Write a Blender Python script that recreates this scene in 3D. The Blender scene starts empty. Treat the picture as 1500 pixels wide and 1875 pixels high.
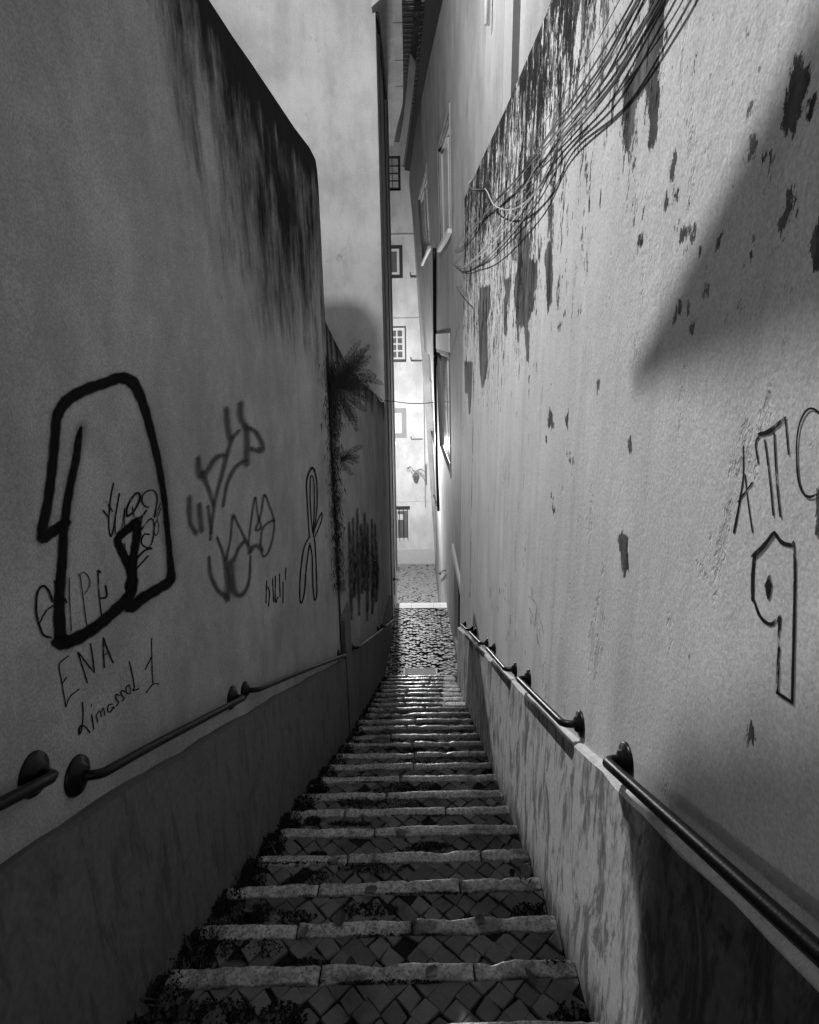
import bpy, math, random
import numpy as np
from mathutils import Matrix, Vector
random.seed(7); rng = np.random.default_rng(11)
scn = bpy.context.scene
COL = scn.collection

# ------------------------------------------------------------------ camera
F_PX, PITCH, YAW, ROLL = 1100.0, math.radians(16.3), math.radians(0.75), math.radians(0.8)
fw = np.array([-math.sin(YAW)*math.cos(PITCH), math.cos(YAW)*math.cos(PITCH), -math.sin(PITCH)])
rt0 = np.array([math.cos(YAW), math.sin(YAW), 0.0]); up0 = np.cross(rt0, fw)
rt = rt0*math.cos(ROLL) - up0*math.sin(ROLL); up = rt0*math.sin(ROLL) + up0*math.cos(ROLL)
cd = bpy.data.cameras.new('camera'); cam = bpy.data.objects.new('camera', cd); COL.objects.link(cam)
cd.sensor_fit = 'HORIZONTAL'; cd.sensor_width = 36; cd.lens = 36*F_PX/1500; cd.clip_start = .02; cd.clip_end = 500
M = Matrix.Identity(4)
for i in range(3):
    M[i][0] = rt[i]; M[i][1] = up[i]; M[i][2] = -fw[i]
cam.matrix_world = M; scn.camera = cam

# ------------------------------------------------------------------ sky (night) and exposure
w = bpy.data.worlds.new('World'); scn.world = w; w.use_nodes = True
wt = w.node_tree; bg = wt.nodes['Background']
sky = wt.nodes.new('ShaderNodeTexSky'); sky.sky_type = 'NISHITA'; sky.sun_disc = False
sky.sun_elevation = math.radians(-4.0); sky.sun_rotation = math.radians(200)
bw = wt.nodes.new('ShaderNodeRGBToBW')
wt.links.new(sky.outputs[0], bw.inputs[0]); wt.links.new(bw.outputs[0], bg.inputs[0])
bg.inputs[1].default_value = 0.15
vs = scn.view_settings
vs.view_transform = 'Standard'; vs.look = 'None'; vs.gamma = 1; vs.exposure = 0.42; vs.use_curve_mapping = False
scn.render.engine = 'CYCLES'
scn.cycles.use_denoising = True
scn.cycles.max_bounces = 8; scn.cycles.diffuse_bounces = 5; scn.cycles.transparent_max_bounces = 24
scn.cycles.caustics_reflective = False; scn.cycles.caustics_refractive = False
scn.cycles.sample_clamp_indirect = 4.0

# lamp powers (the lamps themselves are built with their fixtures further down)
KEY_W, FAR_W, NEAR_W = 1560.0, 1450.0, 125.0
K = np.array([-1.9, 4.8, 4.8])                          # courtyard lamp behind the tall left wall

# ------------------------------------------------------------------ picture-to-place helpers (survey of the photograph)
def ray(x, y): return fw + rt*((x-750)/F_PX) - up*((y-937.5)/F_PX)
def hit_x(x, y, X): r = ray(x, y); return r*(X/r[0])
def hit_y(x, y, Y): r = ray(x, y); return r*(Y/r[1])
def hit_z(x, y, Z): r = ray(x, y); return r*(Z/r[2])
def hit(x, y, fun, t0=.3, t1=40.0, n=60):
    """first zero of fun(P) along the ray"""
    r = ray(x, y); ts = np.linspace(t0, t1, n); p = fun(r*ts[0])
    for i in range(n-1):
        q = fun(r*ts[i+1])
        if p*q <= 0:
            a, b, fa_ = ts[i], ts[i+1], p
            for _ in range(24):
                m = (a+b)/2; fm = fun(r*m)
                if fa_*fm <= 0: b = m
                else: a, fa_ = m, fm
            return r*((a+b)/2)
        p = q
    return r*t1
S = .435; H0 = 1.7                                   # stairs fall .435 per metre, nosing line 1.7 m below the eye
STEP = .3345
Y0 = 1.553                                           # front edge of a step near the bottom of the frame
NLAST = 24
Y_END = Y0 + NLAST*STEP
def nose_z(y): return -H0 - S*y
_LY = [-6, 1.5, 2.0, 2.8, 3.9, 5.35, 9.4, 12.0]; _LX = [-1.16, -1.15, -1.13, -1.07, -.98, -.82, -.665, -.60]
def xl(y): return float(np.interp(y, _LY, _LX))
def hitL(x, y):
    r = ray(x, y); best = None
    for i in range(len(_LY)-1):
        k = (_LX[i+1]-_LX[i])/(_LY[i+1]-_LY[i]); t = (_LX[i]-k*_LY[i])/(r[0]-k*r[1])
        if t > 0 and _LY[i]-1e-6 <= r[1]*t <= _LY[i+1]+1e-6 and (best is None or t < best): best = t
    return r*(best if best else 12/r[1])
XR = .68
def hitR(x, y): return hit_x(x, y, XR)
_RY = [0, 7, 11.9, 14.3, 18, 23.2, 30]; _RX = [.76, .72, .52, .34, .09, -.14, -.3]
def xh(y, z):                                        # leaning face of the right-hand house
    f = min(1.15, max(0., (z+7.5)/12.8)); f = f**1.3
    return .76 + (float(np.interp(y, _RY, _RX))-.76)*f
def hitH(x, y): return hit(x, y, lambda P: P[0]-xh(P[1], P[2]), 2.0, 40)
YF = 24.6                                            # far facade

# ------------------------------------------------------------------ mesh helpers
def link(o, parent=None):
    COL.objects.link(o)
    if parent is not None: o.parent = parent
    return o
def mesh(name, verts, faces, mat=None, parent=None, smooth=False, attrs=None):
    me = bpy.data.meshes.new(name)
    me.from_pydata([tuple(map(float, v)) for v in verts], [], [tuple(f) for f in faces])
    if attrs:
        for k, a in attrs.items():
            at = me.attributes.new(k, 'FLOAT', 'POINT'); at.data.foreach_set('value', np.asarray(a, dtype=np.float32))
    if smooth: me.polygons.foreach_set('use_smooth', [True]*len(me.polygons))
    me.update()
    o = bpy.data.objects.new(name, me)
    if mat: me.materials.append(mat)
    return link(o, parent)
class MB:
    def __init__(s): s.v = []; s.f = []
    def add(s, v, f):
        n = len(s.v); s.v += [tuple(map(float, p)) for p in v]; s.f += [tuple(i+n for i in q) for q in f]; return s
    def hexa(s, a):                                   # 8 points: bottom quad, top quad
        return s.add(a, [(3,2,1,0),(4,5,6,7),(0,1,5,4),(1,2,6,5),(2,3,7,6),(3,0,4,7)])
    def box(s, x0, x1, y0, y1, z0, z1):
        return s.hexa([(x0,y0,z0),(x1,y0,z0),(x1,y1,z0),(x0,y1,z0),(x0,y0,z1),(x1,y0,z1),(x1,y1,z1),(x0,y1,z1)])
    def tube(s, pts, r, n=8, cap=True):
        P = [np.array(p, float) for p in pts]; N = len(P)
        R = r if hasattr(r, '__len__') else [r]*N
        T = [P[min(i+1, N-1)]-P[max(i-1, 0)] for i in range(N)]; T = [t/(np.linalg.norm(t)+1e-9) for t in T]
        a = np.array([0, 0, 1.]) if abs(T[0][2]) < .9 else np.array([1., 0, 0])
        u = np.cross(T[0], a); u /= np.linalg.norm(u); vv = []
        for i in range(N):
            u = u - T[i]*np.dot(u, T[i]); u /= np.linalg.norm(u); q = np.cross(T[i], u)
            for k in range(n):
                t = 2*math.pi*k/n; vv.append(P[i]+(u*math.cos(t)+q*math.sin(t))*R[i])
        ff = [(i*n+k, i*n+(k+1) % n, (i+1)*n+(k+1) % n, (i+1)*n+k) for i in range(N-1) for k in range(n)]
        if cap: ff += [tuple(range(n))[::-1], tuple((N-1)*n+k for k in range(n))]
        return s.add(vv, ff)
    def lathe(s, c, axis, prof, n=20):
        """prof: (radius, distance along axis)"""
        c = np.array(c, float); d = np.array(axis, float); d /= np.linalg.norm(d)
        a = np.array([0, 0, 1.]) if abs(d[2]) < .9 else np.array([1., 0, 0])
        u = np.cross(d, a); u /= np.linalg.norm(u); q = np.cross(d, u); vv = []
        for r_, h in prof:
            for k in range(n):
                t = 2*math.pi*k/n; vv.append(c+d*h+(u*math.cos(t)+q*math.sin(t))*r_)
        m = len(prof)
        ff = [(i*n+k, i*n+(k+1) % n, (i+1)*n+(k+1) % n, (i+1)*n+k) for i in range(m-1) for k in range(n)]
        ff += [tuple(range(n))[::-1], tuple((m-1)*n+k for k in range(n))]
        return s.add(vv, ff)
    def obj(s, name, mat, parent=None, smooth=False): return mesh(name, s.v, s.f, mat, parent, smooth)
def thing(name, label, cat, loc=(0, 0, 0), group=None):
    o = bpy.data.objects.new(name, None); o.empty_display_size = .1; COL.objects.link(o); o.location = loc
    o['label'] = label; o['category'] = cat
    if group: o['group'] = group
    return o
def tag(o, label=None, cat=None, group=None, kind=None):
    if label: o['label'] = label
    if cat: o['category'] = cat
    if group: o['group'] = group
    if kind: o['kind'] = kind
    return o
def spline(pts, per=6):
    P = np.array(pts, float)
    if len(P) < 3: return [P[0]+(P[-1]-P[0])*t for t in np.linspace(0, 1, per+1)]
    Q = np.vstack([2*P[0]-P[1], P, 2*P[-1]-P[-2]]); out = []
    for i in range(1, len(Q)-2):
        for t in np.linspace(0, 1, per, endpoint=False):
            p0, p1, p2, p3 = Q[i-1], Q[i], Q[i+1], Q[i+2]
            out.append(.5*((2*p1)+(-p0+p2)*t+(2*p0-5*p1+4*p2-p3)*t*t+(-p0+3*p1-3*p2+p3)*t**3))
    out.append(P[-1]); return out
def sdf(poly, Y, Z):
    """positive inside; arrays Y, Z"""
    d = np.full(Y.shape, 1e9); inside = np.zeros(Y.shape, bool); n = len(poly)
    for i in range(n):
        ay, az = poly[i]; by, bz = poly[(i+1) % n]
        ey, ez = by-ay, bz-az; L = ey*ey+ez*ez+1e-12
        t = np.clip(((Y-ay)*ey+(Z-az)*ez)/L, 0, 1)
        d = np.minimum(d, np.hypot(Y-ay-t*ey, Z-az-t*ez))
        c = ((az > Z) != (bz > Z)) & (Y < (by-ay)*(Z-az)/(bz-az+1e-12)+ay)
        inside ^= c
    return np.where(inside, d, -d)

# ------------------------------------------------------------------ material helpers
class NT:
    def __init__(s, name):
        s.m = bpy.data.materials.new(name); s.m.use_nodes = True; s.t = s.m.node_tree
        s.b = s.t.nodes['Principled BSDF']; s.out = s.t.nodes['Material Output']
        s.b.inputs['Specular IOR Level'].default_value = .3
        s.co = s.n('ShaderNodeTexCoord').outputs['Object']
    def n(s, k): return s.t.nodes.new(k)
    def l(s, a, b): s.t.links.new(a, b)
    def val(s, sock, v):
        if isinstance(v, (int, float)): sock.default_value = v
        elif isinstance(v, tuple): sock.default_value = v
        else: s.l(v, sock)
    def mp(s, sc, loc=(0, 0, 0), rot=(0, 0, 0)):
        m = s.n('ShaderNodeMapping'); s.l(s.co, m.inputs[0]); m.inputs['Scale'].default_value = sc
        m.inputs['Location'].default_value = loc; m.inputs['Rotation'].default_value = rot; return m.outputs[0]
    def noise(s, sc=(1, 1, 1), scale=1.0, det=4, rough=.55, loc=(0, 0, 0), dist=0.0):
        n = s.n('ShaderNodeTexNoise'); s.l(s.mp(sc, loc), n.inputs['Vector'])
        n.inputs['Scale'].default_value = scale; n.inputs['Detail'].default_value = det
        n.inputs['Roughness'].default_value = rough; n.inputs['Distortion'].default_value = dist; return n.outputs['Fac']
    def math(s, op, a, b=0.0, c=0.0):
        n = s.n('ShaderNodeMath'); n.operation = op
        s.val(n.inputs[0], a); s.val(n.inputs[1], b); s.val(n.inputs[2], c); return n.outputs[0]
    def ss(s, v, lo, hi, o0=0.0, o1=1.0):
        n = s.n('ShaderNodeMapRange'); n.interpolation_type = 'SMOOTHSTEP'; s.val(n.inputs[0], v)
        n.inputs[1].default_value = lo; n.inputs[2].default_value = hi; n.inputs[3].default_value = o0; n.inputs[4].default_value = o1
        return n.outputs[0]
    def lerp(s, f, a, b):
        n = s.n('ShaderNodeMix'); n.data_type = 'FLOAT'; s.val(n.inputs[0], f); s.val(n.inputs[2], a); s.val(n.inputs[3], b); return n.outputs[0]
    def attr(s, k): n = s.n('ShaderNodeAttribute'); n.attribute_name = k; return n.outputs['Fac']
    def rnd(s): return s.n('ShaderNodeObjectInfo').outputs['Random']
    def done(s, col, rough=.8, bump=None, strength=.3, dist=.01, metal=0.0, spec=None):
        if isinstance(col, (int, float)): s.b.inputs['Base Color'].default_value = (col, col, col, 1)
        else:
            c = s.n('ShaderNodeCombineColor')
            for i in range(3): s.l(col, c.inputs[i])
            s.l(c.outputs[0], s.b.inputs['Base Color'])
        s.val(s.b.inputs['Roughness'], rough); s.b.inputs['Metallic'].default_value = metal
        if spec is not None: s.b.inputs['Specular IOR Level'].default_value = spec
        if bump is not None:
            b = s.n('ShaderNodeBump'); s.l(bump, b.inputs['Height']); b.inputs['Strength'].default_value = strength
            b.inputs['Distance'].default_value = dist; s.l(b.outputs[0], s.b.inputs['Normal'])
        return s.m

def mat_plain(name, c, rough=.6, var=.25, sc=12, bump=.25, metal=0.0, spec=None, dist=.004):
    t = NT(name); n = t.noise(scale=sc, det=5); col = t.lerp(n, c*(1-var), c*(1+var))
    return t.done(col, rough, t.noise(scale=sc*5, det=3), bump, dist, metal, spec)

def mat_right_wall():
    t = NT('peeling_whitewash')
    band, peel, rg = t.attr('band'), t.attr('peel'), t.attr('rough')
    mott = t.noise(scale=1.3, det=5, rough=.6); st = t.noise((1, 7, .7), 1.0, 5, .6)
    base = t.lerp(t.ss(mott, .3, .7), .50, .60)
    base = t.math('MULTIPLY', base, t.ss(st, .25, .6, .86, 1.04))
    # long streaky loss of paint under the coping
    band = t.math('MINIMUM', t.math('ADD', t.math('MULTIPLY', band, .70), .30), 1.0)
    s1 = t.noise((1, 8, 2.6), 1.0, 6, .7, dist=.9); s2 = t.noise((1, 26, 12), 1.0, 6, .75, (3, 1, 7)); s3 = t.noise((1, 70, 34), 1.0, 4, .7)
    v = t.math('ADD', t.math('MULTIPLY', s1, .55), t.math('ADD', t.math('MULTIPLY', s2, .42), t.math('MULTIPLY', s3, .18)))
    v = t.math('ADD', t.math('MULTIPLY', t.math('SUBTRACT', v, .575), 1.6), .575)
    v1 = t.math('SUBTRACT', t.math('ADD', v, t.math('MULTIPLY', band, .30)), .80)
    lost = t.ss(v1, -.010, .010)
    bk = t.math('ADD', t.math('MULTIPLY', t.noise((1, 7, 2.2), 1.0, 6, .7, (9, 4, 2), 1.0), .58), t.math('ADD', t.math('MULTIPLY', t.noise((1, 28, 13), 1.0, 6, .75, (1, 4, 8)), .36), t.math('MULTIPLY', s3, .16)))
    bk = t.math('ADD', t.math('MULTIPLY', t.math('SUBTRACT', bk, .55), 1.5), t.math('ADD', .38, t.math('MULTIPLY', t.noise((1, 2.6, 1.3), 1.0, 5, .6, (5, 0, 3)), .36)))
    v2 = t.math('SUBTRACT', t.math('ADD', bk, t.math('MULTIPLY', band, .30)), .80)
    black = t.ss(v2, -.012, .012)
    pn = t.math('ADD', peel, t.math('MULTIPLY', t.math('SUBTRACT', t.noise((1, 26, 11), 1.0, 6, .75), .5), .15))
    pm = t.ss(pn, -.002, .002)
    m = t.math('MAXIMUM', lost, pm)
    under = t.lerp(t.ss(t.noise((1, 9, 3), 1.0, 5, .65), .3, .7), .035, .16)
    col = t.lerp(m, base, under)
    col = t.lerp(t.math('MULTIPLY', black, .96), col, .006)
    col = t.math('MULTIPLY', col, t.ss(t.noise(scale=130, det=2), .3, .7, .86, 1.12))
    # pits in the rough-cast zone and fine specks
    pit = t.noise((1, 30, 22), 1.0, 3, .55, (5, 5, 5)); pz = t.math('ADD', pit, t.math('MULTIPLY', t.math('SUBTRACT', rg, 1.0), .14))
    col = t.lerp(t.math('MULTIPLY', t.ss(pz, .665, .72), .7), col, .12)
    sp = t.noise((1, 11, 6), 1.0, 4, .62, (2, 8, 1)); col = t.lerp(t.math('MULTIPLY', t.ss(sp, .715, .74), .8), col, .10)
    sc = t.ss(t.noise((1, 5, 2.4), 1.0, 6, .72, (6, 6, 6)), .60, .66); col = t.math('MULTIPLY', col, t.ss(sc, 0, 1, 1.0, .84))
    gr = t.noise(scale=70, det=3); lump = t.noise((1, 16, 12), 1.0, 5, .68, (7, 7, 0))
    hgt = t.math('ADD', t.math('MULTIPLY', gr, .18), t.math('MULTIPLY', lump, t.lerp(rg, .25, .8)))
    hgt = t.math('SUBTRACT', hgt, t.math('MULTIPLY', m, .8))
    hgt = t.math('SUBTRACT', hgt, t.math('MULTIPLY', sc, .3))
    return t.done(col, .9, hgt, .7, .012, spec=.05)

def mat_left_wall():
    t = NT('damp_stained_plaster')
    stn, rg = t.attr('stain'), t.attr('rough')
    mott = t.noise(scale=1.1, det=5); base = t.lerp(t.ss(mott, .3, .7), .30, .38)
    s1 = t.noise((1, 5, .7), 1.0, 6, .68, dist=.6); s2 = t.noise((1, 15, 1.5), 1.0, 5, .68, (4, 2, 1), .4)
    s3 = t.noise((1, 2.2, .8), 1.0, 4, .6, (1, 6, 3))
    v = t.math('ADD', t.math('MULTIPLY', t.math('MINIMUM', stn, 1.3), .62), t.math('ADD', t.math('MULTIPLY', t.math('SUBTRACT', s1, .5), .75), t.math('MULTIPLY', t.math('SUBTRACT', s2, .5), .45)))
    v = t.math('ADD', v, t.math('MULTIPLY', t.math('SUBTRACT', s3, .5), 1.5))
    v = t.math('ADD', v, t.math('MULTIPLY', t.math('SUBTRACT', t.noise((1, 11, 6), 1.0, 6, .72, (0, 3, 5)), .5), .55))
    v = t.math('ADD', v, t.ss(stn, .85, 1.05, 0, .5))
    dk = t.ss(v, -.08, .62)
    dk = t.math('MULTIPLY', dk, t.ss(stn, -.30, .10))
    base = t.math('MULTIPLY', base, t.ss(t.noise((1, 3.2, 2.2), 1.0, 6, .7, (8, 1, 4)), .3, .7, .82, 1.12))
    col = t.lerp(t.math('MULTIPLY', dk, .98), base, .006)
    col = t.math('MULTIPLY', col, t.ss(t.noise(scale=120, det=2), .3, .7, .82, 1.15))
    sp = t.noise((1, 10, 7), 1.0, 3, .6, (2, 8, 1)); col = t.lerp(t.math('MULTIPLY', t.ss(sp, .73, .75), .5), col, .12)
    gr = t.noise(scale=65, det=3); lump = t.noise(scale=11, det=5, rough=.65)
    return t.done(col, .85, t.math('ADD', t.math('MULTIPLY', gr, .22), t.math('MULTIPLY', lump, .7)), .75, .012, spec=.05)

def mat_plinth(name, light, dark, lo, hi, near_dark=False):
    t = NT(name)
    s1 = t.noise((1, 7, 2.6), 1.0, 6, .7, dist=.8); s2 = t.noise((1, 26, 4), 1.0, 4, .65, (3, 3, 3)); s3 = t.noise(scale=1.7, det=4)
    v = t.math('ADD', t.math('MULTIPLY', s1, .62), t.math('ADD', t.math('MULTIPLY', s2, .25), t.math('MULTIPLY', s3, .2)))
    m = t.ss(v, lo, hi)
    m2 = t.ss(t.noise((1, 16, 2.2), 1.0, 6, .7, (6, 2, 9)), .56, .60)
    col = t.lerp(m, light, dark); col = t.lerp(t.math('MULTIPLY', m2, .45), col, dark*.55)
    col = t.math('MULTIPLY', col, t.ss(t.noise(scale=40, det=3), .3, .7, .88, 1.1))
    if near_dark:                                           # much darker towards the near end, with a ragged edge
        sx = t.n('ShaderNodeSeparateXYZ'); t.l(t.co, sx.inputs[0])
        d = t.math('ADD', t.math('ADD', sx.outputs[1], t.math('MULTIPLY', sx.outputs[2], -.35)), t.math('MULTIPLY', t.noise((1, 5, 3), 1.0, 6, .7), .5))
        col = t.lerp(t.math('MULTIPLY', t.ss(d, 2.02, 2.32), 1.0), t.math('MULTIPLY', col, .22), col)
    return t.done(col, .85, t.math('SUBTRACT', t.math('MULTIPLY', t.noise(scale=55, det=4), .4), t.math('MULTIPLY', m, .2)), .4, .008, spec=.2)

def mat_house(name, a, b, streak=.8):
    t = NT(name); mott = t.noise(scale=.9, det=6, rough=.65); st = t.noise((3, 3, .7), 1.0, 5, .6)
    col = t.lerp(t.ss(mott, .25, .75), a, b); col = t.math('MULTIPLY', col, t.ss(st, .25, .6, streak, 1.03))
    sp = t.noise((4, 4, 2.5), 1.0, 6, .72, (2, 8, 1)); col = t.lerp(t.math('MULTIPLY', t.ss(sp, .60, .74), .55), col, .13)
    col = t.math('MULTIPLY', col, t.ss(t.noise((1.6, 1.6, .9), 1.0, 6, .7, (4, 4, 9)), .3, .68, .80, 1.08))
    col = t.math('MULTIPLY', col, t.ss(t.noise(scale=60, det=3), .3, .7, .9, 1.08))
    return t.done(col, .85, t.noise(scale=45, det=4), .25, .008, spec=.2)

def mat_cobble():
    t = NT('worn_cobblestone'); r = t.rnd(); n = t.noise(scale=18, det=5, rough=.65)
    col = t.math('MULTIPLY', t.lerp(n, .09, .24), t.ss(r, 0, 1, .65, 1.2))
    d = t.noise(scale=3.0, det=3); col = t.lerp(t.math('MULTIPLY', t.ss(d, .52, .72), .7), col, .03)
    return t.done(col, t.lerp(n, .35, .6), t.math('ADD', t.noise(scale=60, det=4), t.math('MULTIPLY', n, 1.2)), .5, .005, spec=.5)
def mat_cobble_mass():
    t = NT('worn_cobblestone_mass'); r = t.attr('shade'); n = t.noise(scale=18, det=4, rough=.65)
    col = t.math('MULTIPLY', t.lerp(n, .09, .24), t.ss(r, 0, 1, .65, 1.2))
    d = t.noise(scale=3.0, det=3); col = t.lerp(t.math('MULTIPLY', t.ss(d, .52, .72), .7), col, .03)
    return t.done(col, t.lerp(n, .42, .6), t.noise(scale=60, det=3), .4, .004, spec=.4)
def mat_nosing():
    t = NT('worn_limestone'); n = t.noise(scale=9, det=6, rough=.65); g = t.noise(scale=45, det=4)
    col = t.lerp(t.ss(n, .3, .7), .40, .64); col = t.math('MULTIPLY', col, t.ss(g, .3, .65, .62, 1.1))
    col = t.math('MULTIPLY', col, t.ss(t.noise(scale=90, det=3), .32, .5, .55, 1.05))
    col = t.lerp(t.math('MULTIPLY', t.ss(t.noise(scale=5, det=5, loc=(3, 1, 2)), .54, .66), .75), col, .06)
    return t.done(col, t.lerp(g, .18, .36), t.math('ADD', g, t.math('MULTIPLY', n, .8)), .3, .005, spec=.5)

def mat_paint(name, c, soft, gap=0.0, amount=1.0):
    """spray or marker on a wall: attribute 'e' runs from 0 at the edge of the stroke to 1 along its middle"""
    t = NT(name); e = t.attr('e')
    n = t.noise(scale=55, det=4); v = t.math('ADD', e, t.math('MULTIPLY', t.math('SUBTRACT', n, .5), .35*soft+.05))
    a = t.ss(v, 0.02, max(.06, soft))
    if gap > 0: a = t.math('MULTIPLY', a, t.ss(t.noise((1, 30, 12), 1.0, 4, .7), .5-gap, .56-gap*.6))
    a = t.math('MULTIPLY', a, amount)
    t.b.inputs['Alpha'].default_value = 1; t.l(a, t.b.inputs['Alpha'])
    return t.done(c, .8, None, spec=.04)

def mat_emit(name, c, s):
    t = NT(name); t.b.inputs['Emission Color'].default_value = (c, c, c, 1); t.b.inputs['Emission Strength'].default_value = s
    return t.done(.8, .4)
def mat_glass(name='window_glass', c=.06):
    t = NT(name); return t.done(t.lerp(t.noise(scale=2), c*.7, c*1.4), .12, None, spec=.6)

MRW, MLW = mat_right_wall(), mat_left_wall()
MPR = mat_plinth('flaking_cement_plinth', .52, .20, .515, .60, True)
MPL = mat_plinth('dark_cement_plinth', .15, .095, .50, .70)
MEDGEL = mat_plain('dark_plinth_edge', .10, .85, .4, 25, .6, dist=.01)
MEDGE = mat_plain('raw_plinth_edge', .5, .85, .3, 25, .6, dist=.01)
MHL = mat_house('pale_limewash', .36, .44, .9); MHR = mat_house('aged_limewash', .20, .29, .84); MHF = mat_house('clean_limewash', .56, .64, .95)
MCOB, MCOBM, MNOS = mat_cobble(), mat_cobble_mass(), mat_nosing()
MSOIL = mat_plain('joint_soil', .022, .95, .5, 20, .8, dist=.012)
MRAIL = mat_plain('black_painted_iron', .006, .36, .5, 30, .15, spec=.18)
MCABLE = mat_plain('black_cable', .02, .45, .3, 40, .1); MCABLEG = mat_plain('grey_cable', .34, .4, .2, 40, .1)
MWOODW = mat_plain('white_painted_wood', .62, .5, .15, 20, .2); MDARKW = mat_plain('dark_painted_wood', .035, .5, .3, 20, .2)
MGREYW = mat_plain('grey_painted_wood', .26, .6, .2, 20, .2)
MGLASS = mat_glass(); MGLASSL = mat_glass('curtained_glass', .45); MGLASSM = mat_glass('dusty_glass', .11)
MSTONE = mat_plain('stone_trim', .52, .8, .2, 14, .4); MTILE = mat_plain('clay_roof_tile', .15, .8, .35, 18, .5)
MIRON = mat_plain('cast_iron', .16, .45, .35, 25, .5); MLEAF = mat_plain('fern_leaf', .022, .55, .4, 30, .2); MDEAD = mat_plain('dead_leaf', .10, .6, .6, 14, .3)
MMOSS = mat_plain('black_moss', .014, .9, .5, 30, .3)
def mat_tint():
    t = NT('gobo_tint'); tr = t.n('ShaderNodeBsdfTransparent'); tr.inputs[0].default_value = (.52, .52, .52, 1); t.l(tr.outputs[0], t.out.inputs[0]); return t.m  # lets part of the lamp through so the added gobo's shade stays pale
MTINT = mat_tint()
MGLOW = mat_emit('lamp_glass', .9, 12.0)

# ------------------------------------------------------------------ stairs
def xlb(y): return xl(y)+.03                          # foot of the walls (plinths stand 3 cm proud)
XRB = XR-.035
tops = []
for k in range(-10, NLAST+1):
    y = Y0+k*STEP + random.uniform(-.012, .012); tops.append((y, nose_z(Y0+k*STEP)+random.uniform(-.006, .006)))
SK = .030                                             # steps run slightly askew to the walls
def skew(x, y): return y + SK*x*max(0., 1-max(0, y-2)/7)
m = MB()
for i, (y, z) in enumerate(tops):
    yb = tops[i-1][0] if i else y-STEP
    a, b = xl(y)-.15, XR+.1
    m.hexa([(a, skew(a, yb)-.02, z-.75), (b, skew(b, yb)-.02, z-.75), (b, skew(b, y)-.012, z-.75), (a, skew(a, y)-.012, z-.75),
            (a, skew(a, yb)-.02, z-.018), (b, skew(b, yb)-.02, z-.018), (b, skew(b, y)-.012, z-.018), (a, skew(a, y)-.012, z-.018)])
stairs = m.obj('stairs', MSOIL); stairs['kind'] = 'structure'

def nosing(x0, x1, y, z, w=.080):
    """one long kerb stone: worn, wavy front edge"""
    n = max(6, int((x1-x0)/.022)); prof = [(-w, -.11), (-w, -.004), (-w*.94, 0), (-.012, .001), (-.004, -.004), (0, -.013), (0, -.13)]
    vv = []; ph = rng.uniform(0, 9, 4); chips = [(rng.uniform(x0, x1), rng.uniform(.03, .07), rng.uniform(.004, .013)) for _ in range(rng.integers(0, 3))]+[(rng.uniform(x0, x1), rng.uniform(.008, .016), rng.uniform(.002, .007)) for _ in range(rng.integers(2, 6))]; rw_ = rng.normal(0, 1, n+1); rb_ = rng.normal(0, 1, n+1); rz_ = rng.normal(0, 1, n+1)
    for i in range(n+1):
        x = x0+(x1-x0)*i/n
        wob = .003*math.sin(x*6+ph[0])+.0025*math.sin(x*17+ph[1])+.0012*rw_[i]; dz = .003*math.sin(x*5+ph[2])+.0006*rz_[i]
        e = .004 if i in (0, n) else 0
        for c, s_, d in chips: wob -= d*math.exp(-((x-c)/s_)**2)
        bk = .004*math.sin(x*21+ph[3])+.0025*rb_[i]
        for j, (py, pz) in enumerate(prof):
            f = 1 if j >= 3 else 0
            vv.append((x, skew(x, y)+py+wob*f+(bk if j < 3 else 0), z+pz+dz-(e if 0 < j < 6 else 0)-(.006*abs(wob)/.02 if j in (3, 4) else 0)))
    p = len(prof)
    ff = [(i*p+j, i*p+j+1, (i+1)*p+j+1, (i+1)*p+j) for i in range(n) for j in range(p-1)]
    ff += [tuple(range(p))[::-1], tuple(n*p+j for j in range(p))]
    o = mesh('nosing_stone', vv, ff, MNOS, stairs, True); return o
for i, (y, z) in enumerate(tops):
    if i < 5: continue
    a = xlb(y)+rng.uniform(.02, .10); b = XRB-.002; cuts = [a]
    while cuts[-1] < b-1.0: cuts.append(cuts[-1]+rng.uniform(.38, .85))
    cuts.append(b)
    for j in range(len(cuts)-1): nosing(cuts[j]+(.004 if j else 0), cuts[j+1]-.004, y, z+rng.uniform(-.004, .004))

def clip(poly, ax, v, sign):
    out = []
    for i in range(len(poly)):
        p, q = poly[i], poly[(i+1) % len(poly)]; ip, iq = sign*(p[ax]-v) >= 0, sign*(q[ax]-v) >= 0
        if ip: out.append(p)
        if ip != iq:
            t = (v-p[ax])/(q[ax]-p[ax]); out.append((p[0]+t*(q[0]-p[0]), p[1]+t*(q[1]-p[1])))
    return out
def stone_geo(poly, z, h=.03, bev=.0045):
    c = np.mean(poly, axis=0); n = len(poly); P = np.array(poly)
    tilt = rng.normal(0, .028, 2)
    vv = [(p[0], p[1], z-.05) for p in P]
    vv += [(p[0], p[1], z-bev*.9+np.dot(p-c, tilt)) for p in P]
    for p in P:
        d = c-p; L = np.linalg.norm(d)+1e-9; q = p+d/L*min(bev*1.1, L*.45); vv.append((q[0], q[1], z+np.dot(q-c, tilt)))
    ff = [(i, (i+1) % n, n+(i+1) % n, n+i) for i in range(n)] + [(n+i, n+(i+1) % n, 2*n+(i+1) % n, 2*n+i) for i in range(n)] + [tuple(2*n+i for i in range(n))]
    return vv, ff
def area(p): return .5*abs(sum(p[i][0]*p[(i+1) % len(p)][1]-p[(i+1) % len(p)][0]*p[i][1] for i in range(len(p))))
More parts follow.
